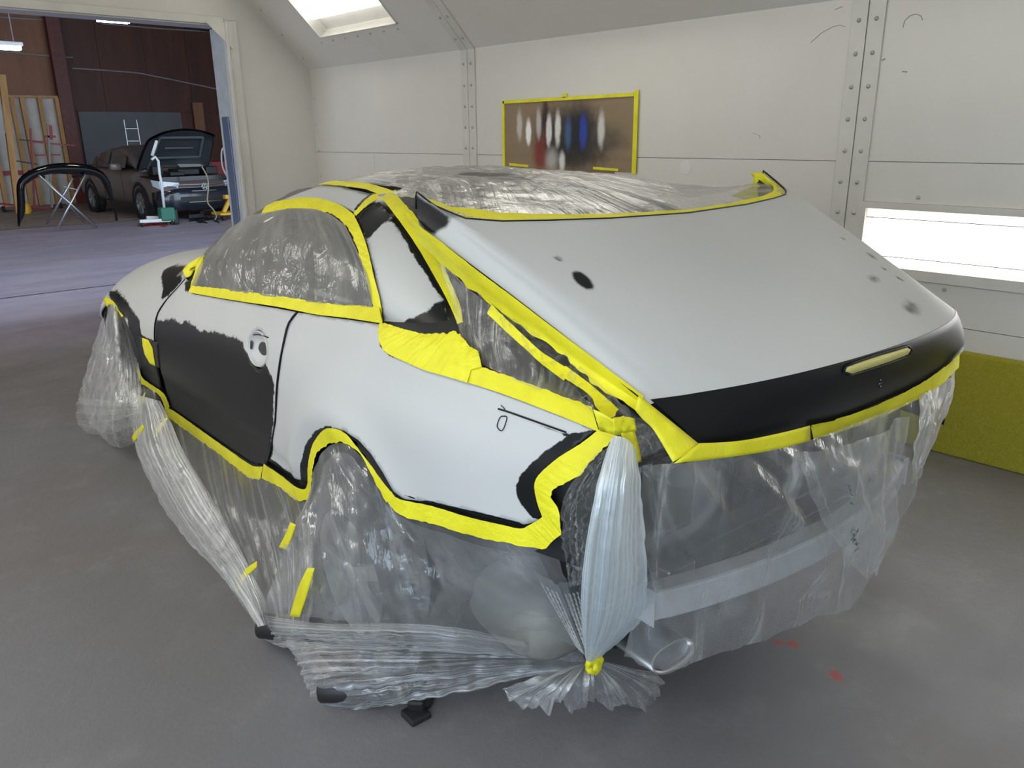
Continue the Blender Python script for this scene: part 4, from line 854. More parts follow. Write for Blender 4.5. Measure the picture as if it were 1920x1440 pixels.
# left flank film between the lid and the rear quarter
t = filmthing('clear film fan in the triangular gap between the rear pillar and the raised boot lid')
sheet('film', [[gp(SP, p, .002) for p in ((822, 480), (880, 540), (940, 590), (1010, 665), (1070, 722), (1118, 772))], [gp(SP, p, .004) for p in ((850, 560), (885, 610), (935, 650), (1010, 705), (1062, 740), (1115, 775))], [gp(SP, p, .006) for p in ((868, 640), (895, 690), (940, 706), (1005, 730), (1060, 750), (1112, 778))]], 'skirt', t, 90, 60, pleat=.008, pf=12, seed=31)
t = filmthing('crumpled clear film between two yellow tapes under the left edge of the boot lid')
sheet('film', [[gp(SP, p, .004) for p in ((900, 540), (940, 575), (989, 608), (1052, 652), (1089, 690), (1152, 751), (1200, 785), (1245, 840))], [gp(SP, p, .004) for p in ((905, 550), (935, 588), (980, 628), (1035, 680), (1085, 730), (1130, 770), (1175, 800), (1215, 862))], [gp(SP, p, .004) for p in ((915, 560), (930, 600), (975, 650), (1020, 690), (1075, 735), (1115, 770), (1150, 815), (1190, 868))]], 'crumple', t, 130, 36, pleat=.008, pf=30, crink=.018, cf=22, seed=33)
# side skirt film
t = filmthing('pleated clear film hanging from the door sill and gathered towards the rear wheel')
top = [(264, 712), (290, 728), (316, 779), (363, 812), (415, 850), (460, 885), (495, 896), (530, 912), (560, 934), (582, 932)]
bot = [(250, 828), (275, 880), (310, 952), (345, 1000), (402, 1067), (440, 1115), (466, 1150), (484, 1178), (510, 1190), (540, 1180)]
lower = [[(252, 835), (290, 850), (335, 880), (385, 915), (430, 945), (475, 965), (515, 980), (550, 985), (570, 988), (588, 990)], [(310, 952), (345, 962), (385, 985), (425, 1005), (460, 1025), (495, 1040), (530, 1050), (555, 1055), (575, 1058), (592, 1060)],
         [(402, 1067), (425, 1072), (448, 1082), (470, 1092), (490, 1100), (512, 1108), (535, 1115), (555, 1120), (573, 1123), (592, 1125)], [(480, 1172), (488, 1174), (496, 1176), (505, 1178), (515, 1180), (525, 1182), (535, 1184), (550, 1186), (562, 1187), (575, 1188)]]
rows = [[gp(SB, p, .004) for p in top]]+[[(p[0], p[1], 1, y) for p in r] for r, y in zip(lower, (.935, .975, 1.01, 1.05))]
sheet('film', rows, 'skirt', t, 230, 120, pleat=.020, pf=22, pv=.5, crink=.005, amp=[.15, .7, 1, .8, .3], seed=41)
for A_, B_, yy in (([(545, 979), (535, 1003), (523, 1026)], [(555, 984), (547, 1008), (537, 1031)], 1.0), ([(482, 1052), (462, 1066), (449, 1088), (449, 1108)], [(482, 1063), (466, 1078), (455, 1090), (452, 1108)], 1.06), ([(577, 1065), (560, 1100), (543, 1156)], [(590, 1065), (579, 1105), (562, 1157)], 1.04),
                   ([(273, 735), (258, 757), (248, 773)], [(271, 748), (264, 763), (252, 773)], .96), ([(268, 796), (255, 808), (247, 820)], [(270, 802), (262, 818), (250, 829)], 1.0), ([(311, 783), (296, 800), (286, 815)], [(315, 785), (304, 802), (291, 820)], .97)):
    free_tape(A_, B_, t, 1, yy)
t = filmthing('thick white gathers of film along the left edge of the side skirt')
ga = [(250, 738), (246, 785), (251, 832), (270, 880), (310, 954), (358, 1018), (402, 1067), (448, 1128), (483, 1175)]; gb = [(300, 752), (322, 795), (345, 850), (378, 905), (412, 965), (442, 1015), (466, 1060), (485, 1110), (500, 1172)]
sheet('film', [[(a[0]*(1-k/4)+b[0]*k/4, a[1]*(1-k/4)+b[1]*k/4, 1, .95+.12*i/8+.035*math.sin(PI*(k+.6)/4.6)) for k in range(5)] for i, (a, b) in enumerate(zip(ga, gb))], 'gather', t, 90, 200, pleat=.020, pf=8, pv=1.6, crink=.006, amp=[.4, 1, 1, .5], seed=47)
# rear wheel film
t = filmthing('crinkled clear film covering the open rear wheel arch and wheel')
r0 = [(584, 928), (590, 885), (604, 850), (628, 832), (654, 834), (682, 860), (708, 905), (735, 945), (770, 968), (840, 990), (930, 1010), (1028, 1022)]
r1 = [(545, 1010), (575, 985), (605, 970), (635, 965), (665, 970), (700, 985), (740, 1010), (780, 1030), (830, 1045), (900, 1060), (980, 1075), (1062, 1085)]
r2_ = [(510, 1100), (550, 1095), (590, 1090), (630, 1090), (670, 1100), (715, 1110), (760, 1120), (810, 1130), (870, 1140), (940, 1150), (1010, 1160), (1082, 1165)]
r3_ = [(490, 1165), (530, 1180), (570, 1195), (620, 1200), (680, 1205), (740, 1210), (800, 1214), (860, 1218), (920, 1222), (980, 1228), (1040, 1234), (1095, 1238)]
D3 = lambda r, y0, y1, e=1: [(p[0], p[1], 1, y0+(y1-y0)*(i/(len(r)-1))**e) for i, p in enumerate(r)]
sheet('film', [[gp(SB, p, .0) for p in r0[:-1]]+[C3(1028, 1022, 1, .80)], D3(r1, .98, .74, 2), D3(r2_, 1.02, .62, 2), D3(r3_, 1.06, .44, 1.5)], 'wheel', t, 190, 110, pleat=.012, pf=10, crink=.020, cf=7, amp=[.1, 1, 1, .6], seed=51)
sheet('film', [[(590, 935, 1, .90), (612, 868, 1, .90), (650, 850, 1, .90), (700, 905, 1, .89), (740, 960, 1, .86), (860, 1010, 1, .82), (1010, 1040, 1, .72)], [(575, 1040, 1, .93), (610, 1000, 1, .94), (660, 1000, 1, .93), (715, 1020, 1, .90), (775, 1050, 1, .84), (890, 1090, 1, .77), (1050, 1120, 1, .62)], [(570, 1150, 1, .96), (620, 1160, 1, .96), (680, 1170, 1, .94), (740, 1175, 1, .90), (800, 1185, 1, .84), (900, 1200, 1, .72), (1080, 1225, 1, .50)]], 'wheel', t, 130, 90, pleat=.02, pf=7, crink=.02, cf=6, amp=[.4, 1, .6], seed=57)
t = filmthing('film drawn over the wheel dolly roller and pulled to the yellow knot, upper band')
sheet('film', [[(485, 1150, 1, 1.06), (478, 1172, 1, 1.07), (490, 1195, 1, 1.06), (530, 1215, 1, 1.05)], [(600, 1168, 1, 1.02), (600, 1180, 1, 1.03), (600, 1196, 1, 1.02), (600, 1213, 1, 1.0)], [(850, 1176, 1, .90), (850, 1192, 1, .90), (850, 1208, 1, .88), (850, 1222, 1, .84)], [(1092, 1234, 1, .42), (1095, 1236, 1, .42), (1098, 1239, 1, .42), (1100, 1241, 1, .42)]], 'ruffle', t, 50, 160, pleat=.010, pf=12, pv=1., crink=.008, amp=[.5, 1, .8, .1], seed=61)
t = filmthing('lowest band of film stretched from the wheel dolly over the floor to the yellow knot')
sheet('film', [[(540, 1200, 1, 1.05), (560, 1245, 1, 1.05), (580, 1290, 1, 1.05), (610, 1335, 1, 1.03)], [(590, 1205, 1, 1.03), (600, 1240, 1, 1.05), (620, 1285, 1, 1.04), (660, 1334, 1, .98)], [(760, 1212, 1, .86), (765, 1238, 1, .87), (775, 1270, 1, .86), (790, 1314, 1, .83)], [(940, 1222, 1, .62), (945, 1236, 1, .62), (950, 1252, 1, .62), (955, 1276, 1, .60)], [(1090, 1234, 1, .42), (1094, 1238, 1, .42), (1097, 1243, 1, .42), (1100, 1248, 1, .42)]], 'ruffle', t, 90, 170, pleat=.014, pf=12, pv=1.4, crink=.016, cf=10, amp=[1, 1, 1, .6, .1], seed=63)
# white gathered column, knot and ruffle
t = filmthing('dense milky film hanging as a gathered column from the tail corner to the knot')
col = [[(1146, 822), (1158, 818), (1172, 822), (1184, 832), (1196, 850)], [(1122, 905), (1140, 905), (1160, 905), (1182, 905), (1202, 905)], [(1102, 1000), (1125, 1000), (1150, 1000), (1178, 1000), (1210, 1000)], [(1090, 1100), (1115, 1100), (1143, 1100), (1176, 1100), (1214, 1100)], [(1090, 1170), (1108, 1172), (1132, 1174), (1162, 1172), (1202, 1162)], [(1098, 1238), (1102, 1240), (1106, 1240), (1112, 1240), (1118, 1238)]]
xs = (-1.02, -1.05, -1.04, -.98, -.88, -.70)
sheet('film', [[(p[0], p[1], 0, x-.03*math.sin(PI*i/4)) for i, p in enumerate(r)] for r, x in zip(col, xs)], 'column', t, 110, 110, pleat=.012, pf=9, pv=.6, crink=.006, cf=12, amp=[.2, .8, 1, 1, .8, .1], seed=71)
KN = C3(1105, 1240, 0, -.70)
t = filmthing('frilly bunch of clear film spreading on the floor below the yellow tape knot')
ruf = [(942, 1292), (975, 1322), (1010, 1322), (1045, 1315), (1075, 1328), (1110, 1314), (1140, 1322), (1180, 1318), (1215, 1325), (1238, 1300), (1240, 1262)]
md = [(1015, 1262), (1030, 1274), (1045, 1282), (1060, 1284), (1080, 1288), (1105, 1288), (1130, 1287), (1150, 1284), (1170, 1278), (1185, 1268), (1190, 1252)]
sheet('film', [[KN+np.array([0, .015-.003*k, 0]) for k in range(11)], [(p[0], p[1], 0, -.72) for p in md], [(p[0], p[1], 0, -.66) for p in ruf]], 'ruffle', t, 190, 50, pleat=.030, pf=20, pv=1., crink=.012, amp=[0, .8, 1], seed=73)
mb = MB(); rr_ = random.Random(4)
for k in range(3): mb.tube([KN+np.array([-.02, .022*math.cos(a)+rr_.uniform(-.004, .004), .022*math.sin(a)+rr_.uniform(-.004, .004)+k*.004]) for a in np.linspace(0, 2*PI, 9)], .009, 7)
mb.lathe([(0, .012), (.014, .008), (.018, 0), (0, -.01)], KN+np.array([-.022, 0, 0]), (-1, .3, .4), 9); mb.build('tape_knot', M['tape'], t, recentre=False, smooth=True)
# dark crinkled film between the tail tape and the column
t = filmthing('dark-looking crinkled film strip between the tail corner tape and the milky column')
sheet('film', [[(1120, 850, 0, -.95), (1140, 840, 0, -.97), (1160, 830, 0, -.99)], [(1062, 925, 0, -.90), (1090, 925, 0, -.93), (1120, 925, 0, -.97)], [(1055, 1005, 0, -.86), (1080, 1005, 0, -.90), (1108, 1005, 0, -.95)], [(1072, 1095, 0, -.80), (1086, 1095, 0, -.84), (1098, 1095, 0, -.88)]], 'crumple', t, 60, 90, pleat=.012, pf=9, crink=.016, cf=18, seed=81)
t = filmthing('crumpled film tuft between the tape cross and the lid corner')
sheet('film', [[(1195, 790, 0, -1.0), (1225, 806, 0, -1.03), (1255, 835, 0, -1.05), (1264, 868, 0, -1.06)], [(1185, 840, 0, -1.01), (1208, 850, 0, -1.03), (1235, 865, 0, -1.05), (1258, 885, 0, -1.06)], [(1200, 885, 0, -1.01), (1215, 895, 0, -1.03), (1235, 900, 0, -1.05), (1254, 905, 0, -1.05)]], 'crumple', t, 60, 60, pleat=.012, pf=16, crink=.02, cf=22, seed=83)
# rear curtain
t = filmthing('wide clear film curtain hanging below the boot lid over the bare rear end')
c0 = [(1205, 872, -1.02), (1266, 868, -1.075), (1385, 853, -1.10), (1518, 824, -1.115), (1640, 779, -1.11), (1714, 746, -1.09), (1790, 688, -1.07)]
c1 = [(1200, 985, -1.0), (1250, 990, -1.05), (1385, 960, -1.11), (1510, 925, -1.13), (1620, 885, -1.13), (1690, 850, -1.11), (1752, 800, -1.08)]
c2 = [(1196, 1110, -.96), (1240, 1120, -1.0), (1370, 1085, -1.07), (1490, 1045, -1.11), (1590, 1010, -1.12), (1660, 975, -1.12), (1712, 900, -1.10)]
c3 = [(1170, 1225, -.88), (1240, 1258, -.93), (1340, 1228, -.99), (1450, 1190, -1.02), (1555, 1150, -1.04), (1602, 1128, -1.06), (1676, 1005, -1.08)]
sheet('film', [[(a, b, 0, x) for a, b, x in r] for r in (c0, c1, c2, c3)], 'rear', t, 230, 130, pleat=.034, pf=13, pv=1.0, crink=.012, cf=5, amp=[.1, .9, 1, .3], seed=91, tw=-.35)
t = filmthing('cloudy folded film flap at the right end of the rear curtain')
sheet('film', [[(1722, 742, 0, -1.10), (1755, 722, 0, -1.09), (1789, 695, 0, -1.08)], [(1718, 800, 0, -1.11), (1740, 790, 0, -1.11), (1774, 765, 0, -1.09)], [(1712, 850, 0, -1.11), (1728, 845, 0, -1.11), (1748, 832, 0, -1.09)], [(1705, 905, 0, -1.10), (1709, 903, 0, -1.10), (1714, 893, 0, -1.09)]], 'milky', t, 50, 80, pleat=.012, pf=6, crink=.012, seed=93)
t = filmthing('hanging clear film tail at the lower right corner of the rear curtain')
sheet('film', [[(1490, 850, 0, -1.14), (1600, 830, 0, -1.15), (1700, 780, 0, -1.13)], [(1540, 960, 0, -1.16), (1625, 935, 0, -1.17), (1690, 900, 0, -1.15)], [(1590, 1050, 0, -1.16), (1650, 1010, 0, -1.17), (1676, 985, 0, -1.15)], [(1620, 1080, 0, -1.14), (1630, 1074, 0, -1.15), (1640, 1070, 0, -1.14)]], 'rear', t, 90, 90, pleat=.02, pf=5, crink=.012, seed=95)
# printed marks on the curtain film (illegible black characters)
def scrib(px, py, n, s, sd, vert=True):
    r = random.Random(sd); mb = MB()
    for k in range(n):
        a, b = px+r.uniform(-s, s)*.5, py+k*s*1.1
        for q in range(3):
            p0 = C3(a+r.uniform(-s, s)*.5, b+r.uniform(-s, s)*.5, 0, -1.158); p1 = C3(a+r.uniform(-s, s)*.5, b+r.uniform(-s, s)*.5, 0, -1.158); mb.bar(p0, p1, .0025, .001)
    mb.build('printed_mark', M['blackm'], t, recentre=False)
scrib(1594, 912, 5, 7, 3); scrib(1605, 995, 5, 8, 5); scrib(1600, 995, 4, 7, 8)
# front wheel bag
t = filmthing('puffed clear film bag wrapped round the front wheel at the left')
R_ = [[(199, 574), (205, 570), (214, 572), (222, 582), (228, 592)], [(182, 640), (200, 636), (220, 636), (236, 642), (246, 645)], [(163, 700), (190, 698), (220, 698), (245, 700), (262, 703)], [(146, 760), (180, 760), (215, 762), (245, 760), (268, 752)], [(148, 800), (175, 805), (205, 808), (235, 805), (264, 790)], [(172, 824), (195, 834), (215, 837), (240, 834), (266, 822)]]
Y = (.86, .93, 1.0, 1.05, 1.05, 1.0)
sheet('film', [[(p[0], p[1], 1, y-.04*abs(i-2)+(.05 if k == 0 else 0)) for i, p in enumerate(r)] for k, (r, y) in enumerate(zip(R_, Y))], 'bag', t, 110, 150, pleat=.016, pf=9, pv=1.2, crink=.022, cf=6, amp=[.2, .8, 1, 1, 1, .6], seed=101)
sheet('film', [[(148, 745, 1, 1.10), (144, 765, 1, 1.11), (145, 790, 1, 1.10), (160, 812, 1, 1.08)], [(200, 750, 1, 1.09), (200, 770, 1, 1.10), (200, 792, 1, 1.09), (205, 815, 1, 1.07)], [(262, 755, 1, 1.02), (264, 765, 1, 1.02), (266, 775, 1, 1.02), (268, 790, 1, 1.01)]], 'skirt', t, 50, 70, pleat=.012, pf=7, seed=103)
free_tape([(194, 563), (199, 557), (212, 565), (222, 577), (232, 592)], [(200, 576), (205, 571), (212, 574), (220, 582), (228, 596)], car, 1, .89)
# ---------------------------------------------------------------- running gear and bare rear end seen through the film
def wheel(name, x, y, z, r, wd, parent):
    t = empty(name, (x, y, z), 0, parent=parent)
    MB().lathe([(r*.66, -wd/2), (r*.9, -wd/2), (r, -wd*.36), (r, wd*.36), (r*.9, wd/2), (r*.66, wd/2), (r*.62, wd*.3), (r*.62, -wd*.3), (r*.66, -wd/2)], (0, 0, 0), (0, 1, 0), 40).build('tyre', M['rubber'], t, smooth=True)
    MB().lathe([(r*.66, wd*.47), (r*.6, wd*.40), (r*.6, -wd*.4), (r*.2, -wd*.1), (0, -wd*.1)], (0, 0, 0), (0, 1, 0), 36).build('rim', M['alloyd'], t, smooth=True)
    for k in range(7):
        a = 2*PI*k/7; MB().bar((math.cos(a)*r*.1, wd*.42, math.sin(a)*r*.1), (math.cos(a)*r*.61, wd*.42, math.sin(a)*r*.61), .05, .03, up=(0, 1, 0)).build('spoke', M['alloyd'], t, recentre=False, bevel=.006)
    MB().lathe([(0, wd*.5), (r*.16, wd*.48), (r*.2, wd*.40)], (0, 0, 0), (0, 1, 0), 20).build('hub_cap', M['alloy'], t, smooth=True)
    return t
wheel('rear_wheel', .06, .77, .10, .325, .24, car); w2 = wheel('rear_wheel', .06, -.77, .10, .325, .24, car); w2.rotation_euler = (0, 0, PI)
wheel('front_wheel', 2.79, .77, ZF+.325, .325, .22, car); w2 = wheel('front_wheel', 2.79, -.77, ZF+.325, .325, .22, car); w2.rotation_euler = (0, 0, PI)
mb = MB()
for s in (1, -1):
    for (ax_, az, r) in (ARC_R, ARC_F):
        n0 = len(mb.v)
        for k in range(17):
            a = -.35+(PI+.7)*k/16; 
            for y in (.84, .55): mb.v.append((ax_+(r+.0)*math.cos(a), s*y, az+(r+.0)*math.sin(a)))
        for k in range(16): mb.f.append((n0+2*k, n0+2*k+1, n0+2*k+3, n0+2*k+2))
        mb.box((ax_, s*.54, az), (.8, .02, .75))
mb.build('wheel_arch_liner', M['body_under'], car)
MB().box((1.35, 0, .10), (1.95, 1.45, .12)).build('floor_pan', M['body_under'], car, recentre=False, bevel=.03)
MB().box((-.35, 0, .28), (.9, 1.2, .22)).build('boot_floor', M['body_under'], car, recentre=False, bevel=.04)
# bare rear panel with recesses
mb = MB(); mb.box((-.84, 0, .60), (.05, 1.46, .44)); mb.box((-.86, 0, .79), (.06, 1.30, .05)); mb.box((-.80, 0, .33), (.05, 1.3, .14))
mb.build('rear_panel', M['dkgrey'], car, recentre=False, bevel=.02)
for s in (-1, 1): MB().box((-.875, s*.52, .60), (.03, .26, .22)).build('lamp_recess', M['body_under'], car, recentre=False, bevel=.03)
MB().box((-.88, 0, .55), (.02, .5, .16)).build('plate_recess', M['body_under'], car, recentre=False, bevel=.02)
MB().box((-.55, .70, .56), (.5, .06, .2)).build('side_member', M['dkgrey'], car, recentre=False, bevel=.02)
# crash beam, curved in plan
mb = MB(); N_ = 24; prof = [(-.03, -.05), (-.03, .05), (.03, .05), (.03, -.05)]; base = 0
for i in range(N_+1):
    y = .61-1.23*i/N_; x = -.91-.11*(1-(y/.64)**2)
    for (a, b) in prof: mb.v.append((x+a, y, .37+b*.8))
for i in range(N_):
    for k in range(4): a, b = i*4+k, i*4+(k+1) % 4; mb.f.append((a, b, b+4, a+4))
mb.f += [(0, 1, 2, 3), tuple(N_*4+k for k in (3, 2, 1, 0))]
bm_ = mb.build('crash_beam', M['beam'], car, recentre=False, bevel=.008)
for s in (-1, 1): MB().box((-.86, s*.45, .37), (.10, .10, .07)).build('beam_bracket', M['steel'], car, recentre=False, bevel=.008)
# exhaust
ex = empty('exhaust', (0, 0, 0), 0, parent=car)
def ell(name, c, r, mt, parent, n=20):
    mb = MB(); 
    for i in range(n//2+1):
        a = -PI/2+PI*i/(n//2)
        for k in range(n): q = 2*PI*k/n; sg = lambda v, e: math.copysign(abs(v)**e, v); mb.v.append((c[0]+r[0]*sg(math.cos(a), .5)*sg(math.cos(q), .6), c[1]+r[1]*sg(math.cos(a), .5)*sg(math.sin(q), .6), c[2]+r[2]*sg(math.sin(a), .5)))
    for i in range(n//2):
        for k in range(n): a, b = i*n+k, i*n+(k+1) % n; mb.f.append((a, b, b+n, a+n))
    return mb.build(name, mt, parent, recentre=False, smooth=True)
ell('muffler', (-.44, .54, .12), (.20, .15, .11), simple('muffler_skin', (.22, .215, .195), .5, metal=.1, var=.2), ex); ell('muffler', (-.40, -.56, .10), (.24, .17, .12), M['steel'], ex)
def tip():
    e = C3(1262, 1230, 0, -.79); y = e[1]; z = e[2]
    mb = MB(); K = 28; pr_ = [(-.79, 1.), (-.795, .93), (-.77, .86), (-.70, .84), (-.62, .84)]; P0 = [(-.52, .72), (-.64, .93), (-.79, 1.)]
    c = np.array([-.0, y, z])
    for x, sc_ in P0[:-1]+pr_:
        for k in range(K): a = 2*PI*k/K; q = abs(math.cos(a))**.75*math.copysign(1, math.cos(a)); mb.v.append((x+.02*math.sin(a), c[1]+.092*sc_*q, c[2]+.029*sc_*math.sin(a)))
    for i in range(len(P0)+len(pr_)-2):
        for k in range(K): a, b = i*K+k, i*K+(k+1) % K; mb.f.append((a, b, b+K, a+K))
    o = mb.build('exhaust_tip', M['steel'], ex, recentre=False, smooth=True)
    MB().box((-.63, y, z), (.01, .15, .06)).build('tip_baffle', M['blackm'], o, recentre=False)
tip()
MB().tube([(-.60, .46, .08), (-.5, .5, .09), (-.4, .53, .10)], .035, 10).build('tail_pipe', M['steel'], ex, recentre=False, smooth=True)
# dimpled heat shield
A4 = [C3(998, 1068, 0, -.70), C3(1082, 1088, 0, -.74), C3(1112, 1222, 0, -.72), C3(1082, 1214, 0, -.66)]; n, m_ = 70, 80; P = np.zeros((n, m_, 3)); nrm = np.cross(A4[1]-A4[0], A4[3]-A4[0]); nrm /= np.linalg.norm(nrm); nrm *= np.sign(nrm @ (OC-A4[0]))
for i in range(n):
    for j in range(m_):
        u, v = i/(n-1), j/(m_-1); p = (A4[0]*(1-u)+A4[1]*u)*(1-v)+(A4[3]*(1-u)+A4[2]*u)*v; a = (A4[1]-A4[0]) @ (p-A4[0])/.1; b = (A4[3]-A4[0]) @ (p-A4[0])/.1
        dim = max(0, math.cos(i*.9)*math.cos(j*.9))*(1 if .08 < u < .92 and .15 < v < .9 and not .42 < u < .55 else 0); P[i, j] = p+nrm*(.02*math.sin(PI*u)+.010*(abs(u-.48) < .06))
v_, f = grid_mesh(P); hs = mesh('heat_shield', v_, f, simple('shield_plate', (.16, .16, .16), .45, metal=.2), ex, True)
mb = MB()
for i in range(9):
    for j in range(15):
        u, v = (i+.5)/9, (j+.6)/15.5
        if .40 < u < .52 or v < .12: continue
        c = (A4[0]*(1-u)+A4[1]*u)*(1-v)+(A4[3]*(1-u)+A4[2]*u)*v+nrm*.02*math.sin(PI*u); a = (A4[1]-A4[0])*.036; b = (A4[3]-A4[0])*.022
        mb.add([c-a-b, c+a-b, c+a+b, c-a+b, c+nrm*.008-a*.3-b*.3, c+nrm*.008+a*.3-b*.3, c+nrm*.008+a*.3+b*.3, c+nrm*.008-a*.3+b*.3], [(0, 1, 5, 4), (1, 2, 6, 5), (2, 3, 7, 6), (3, 0, 4, 7), (4, 5, 6, 7)])
mb.build('dimples', M['alum'], hs, recentre=False)
# ---- wheel dolly under the rear wheel
R4 = [C3(486, 1172, 2, -.19), C3(600, 1184, 2, -.19), C3(598, 1290, 2, -.20), C3(720, 1290, 2, -.20)]
dl = carthing('wheel_dolly', 'black roller wheel dolly under the rear wheel, wrapped in film', 'dolly')
for a, b in ((0, 1), (2, 3)):
    mb = MB(); A_, B2 = R4[a], R4[b]; d = (B2-A_)/np.linalg.norm(B2-A_); mb.tube([A_, A_+d*.004, A_+d*.01, B2], [.030, .040, .044, .044], 20); o = mb.build('roller', M['blackm'], dl, recentre=False, smooth=True)
MB().bar(R4[0]+[0, -.06, -.02], R4[2]+[0, -.06, -.02], .035, .05).build('frame_bar', M['steel'], dl, recentre=False)
MB().bar(R4[1], R4[3], .04, .05).build('frame_bar', M['blackm'], dl, recentre=False)
ft = C3(780, 1345, 2, ZF)
mb = MB(); mb.bar((ft[0]+.10, ft[1]-.10, ZF+.06), (ft[0], ft[1], ZF+.03), .05, .05); mb.box((ft[0], ft[1], ZF+.012), (.07, .07, .022)); mb.build('foot', M['blackm'], dl, recentre=False, bevel=.006)
MB().lathe([(0, -.015), (.02, -.015), (.022, 0), (.02, .015), (0, .015)], (ft[0]+.02, ft[1]-.05, ZF+.022), (1, .4, 0), 14).build('castor', M['rubber'], dl, recentre=False)
for p in (R4[0], R4[2]): MB().lathe([(0, -.02), (.045, -.02), (.05, 0), (.045, .02), (0, .02)], (p[0], p[1]-.09, ZF+.05), (1, 0, 0), 16).build('castor', M['rubber'], dl, recentre=False, smooth=True)
# cabin: two seats and a dashboard under the film
cb = empty('cabin', (0, 0, 0), 0, parent=car)
for s in (1, -1):
    st = empty('seat', (.75, s*.36, .45), 0, parent=cb); ell('cushion', (.1, 0, 0), (.26, .24, .08), M['blackm'], st); ell('backrest', (-.2, 0, .28), (.08, .23, .30), M['blackm'], st)
# ================================================================ THINGS IN THE SHOP (small in the picture)
vc = empty('saloon_car', (6.72, 20.0, 0), -PI/2+.065, 'dusty brown saloon with a dark front and open bonnet, beyond the booth door', 'car'); vc.scale = (1.07,)*3
def loft(name, st, mt, parent, n=20, e=.55, cap=True):
    """closed sections: x, half width, z low, z high"""
    V, F_ = [], []
    for (x, hw, z0, z1) in st:
        for k in range(n):
            a = 2*PI*k/n; c, s = math.cos(a), math.sin(a); V.append((x, hw*math.copysign(abs(c)**e, c), (z0+z1)/2+(z1-z0)/2*math.copysign(abs(s)**e, s)))
    for i in range(len(st)-1):
        for k in range(n): a, b = i*n+k, i*n+(k+1) % n; F_.append((a, a+n, b+n, b))
    F_ += [tuple(range(n)), tuple(range((len(st)-1)*n, len(st)*n))[::-1]]
    return mesh(name, V, F_, mt, parent, True)
body = loft('body', [(-2.33, .55, .55, .80), (-2.28, .78, .40, .98), (-2.0, .86, .26, 1.05), (-1.2, .90, .24, 1.02), (0, .90, .24, .99), (.9, .90, .24, .96), (1.0, .90, .24, .94), (1.05, .90, .24, .86), (1.5, .895, .24, .84), (1.95, .86, .24, .80), (2.2, .78, .24, .76), (2.3, .70, .27, .68)], M['brown_car'], vc, 28, .45)
loft('front_bumper', [(1.92, .88, .20, .66), (2.15, .85, .18, .66), (2.32, .76, .19, .64), (2.38, .60, .21, .60)], M['navy_car'], vc, 24, .45)
mb = MB()
for s in (-1, 1): mb.box((1.55, s*.84, .62), (1.05, .10, .52))
mb.build('front_wing', M['navy_car'], vc, recentre=False, bevel=.05) if False else None
CR = [(-1.75, .66, .98, 1.04), (-1.35, .66, .98, 1.24), (-.9, .64, .96, 1.40), (-.3, .62, .96, 1.455), (.2, .63, .95, 1.43), (.55, .66, .94, 1.30), (1.05, .72, .90, .98)]
cab = loft('cabin_roof', CR, M['brown_car'], vc, 24, .6)
def sidewin(x0, x1, zt0, zt1, s, zb=1.0):
    v = []
    for off in (0, .01):
        for (x, z) in ((x0, zb), (x1, zb), (x1-.02, zt1), (x0+.06, zt0)):
            y = np.interp(z, [.95, 1.2, 1.42], [.76, .685, .60]); v.append((x, s*(y+off), z))
    mesh('side_window', v, [(0,1,2,3),(7,6,5,4),(0,4,5,1),(1,5,6,2),(2,6,7,3),(3,7,4,0)], M['glass_dark'], vc)
for s in (-1, 1):
    sidewin(-.42, .45, 1.36, 1.24, s); sidewin(-1.12, -.48, 1.27, 1.36, s); sidewin(-1.42, -1.18, 1.14, 1.24, s)
    m_ = ell('door_mirror', (.55, s*.98, 1.03), (.07, .12, .075), M['brown_car'], vc); ell('mirror_glass', (.515, s*.985, 1.03), (.045, .10, .06), M['alloy'], m_)
    for x in (-.45, .58, -1.25): MB().box((x, s*.902, .66), (.008, .006, .62)).build('door_gap', M['blackm'], vc, recentre=False)
    for x in (-.60, .3): MB().box((x-.5 if x < 0 else x-.55, s*.915, .86), (.16, .02, .025)).build('door_handle', M['brown_car'], vc, recentre=False)
    for x, nm in ((1.38, 'front_wheel'), (-1.32, 'rear_wheel')):
        w = wheel(nm, x, s*.80, .325, .325, .21, vc); w.rotation_euler = (0, 0, 0 if s > 0 else PI)
        MB().lathe([(.40, .0), (.37, .012), (.33, .012), (.33, -.01)], (x, s*.90, .35), (0, s, 0), 30).build('wheel_arch', M['blackm'], vc, recentre=False)
    MB().add([(2.20, s*.80, .62), (2.31, s*.50, .64), (2.31, s*.46, .74), (2.16, s*.80, .78), (1.95, s*.87, .80), (2.0, s*.86, .68)], [(0, 1, 2, 3), (0, 3, 4, 5)] if s < 0 else [(3, 2, 1, 0), (5, 4, 3, 0)]).build('headlight', simple('headlight_glass', (.55, .62, .68), .08, spec=.8), vc, recentre=False)
ws_ = MB().add([(1.10, -.66, .985), (1.10, .66, .985), (.56, .58, 1.31), (.56, -.58, 1.31)], [(0, 1, 2, 3)]); ws_.v = [(x+.02, y, z+.02) for x, y, z in ws_.v]; ws_.build('windscreen', simple('grey_glass', (.10, .10, .10), .12), vc, recentre=False)
MB().box((1.62, 0, .80), (1.05, 1.45, .10)).build('engine_bay', M['black'], vc, recentre=False)
for (x, y, dx, dy, h) in ((1.55, 0, .5, .45, .12), (1.75, .45, .3, .25, .16), (1.35, -.5, .28, .22, .18), (1.3, .5, .3, .3, .10), (1.95, -.35, .2, .3, .08)): MB().box((x, y, .86+h/2), (dx, dy, h)).build('engine_part', M['blackm'], vc, recentre=False, bevel=.02)
MB().add([(1.06, .1, 1.06), (1.3, .05, 1.0), (1.3, .62, 1.0), (1.06, .55, 1.06)], [(0, 1, 2, 3)]).build('paper_sheet', M['white'], vc, recentre=False)
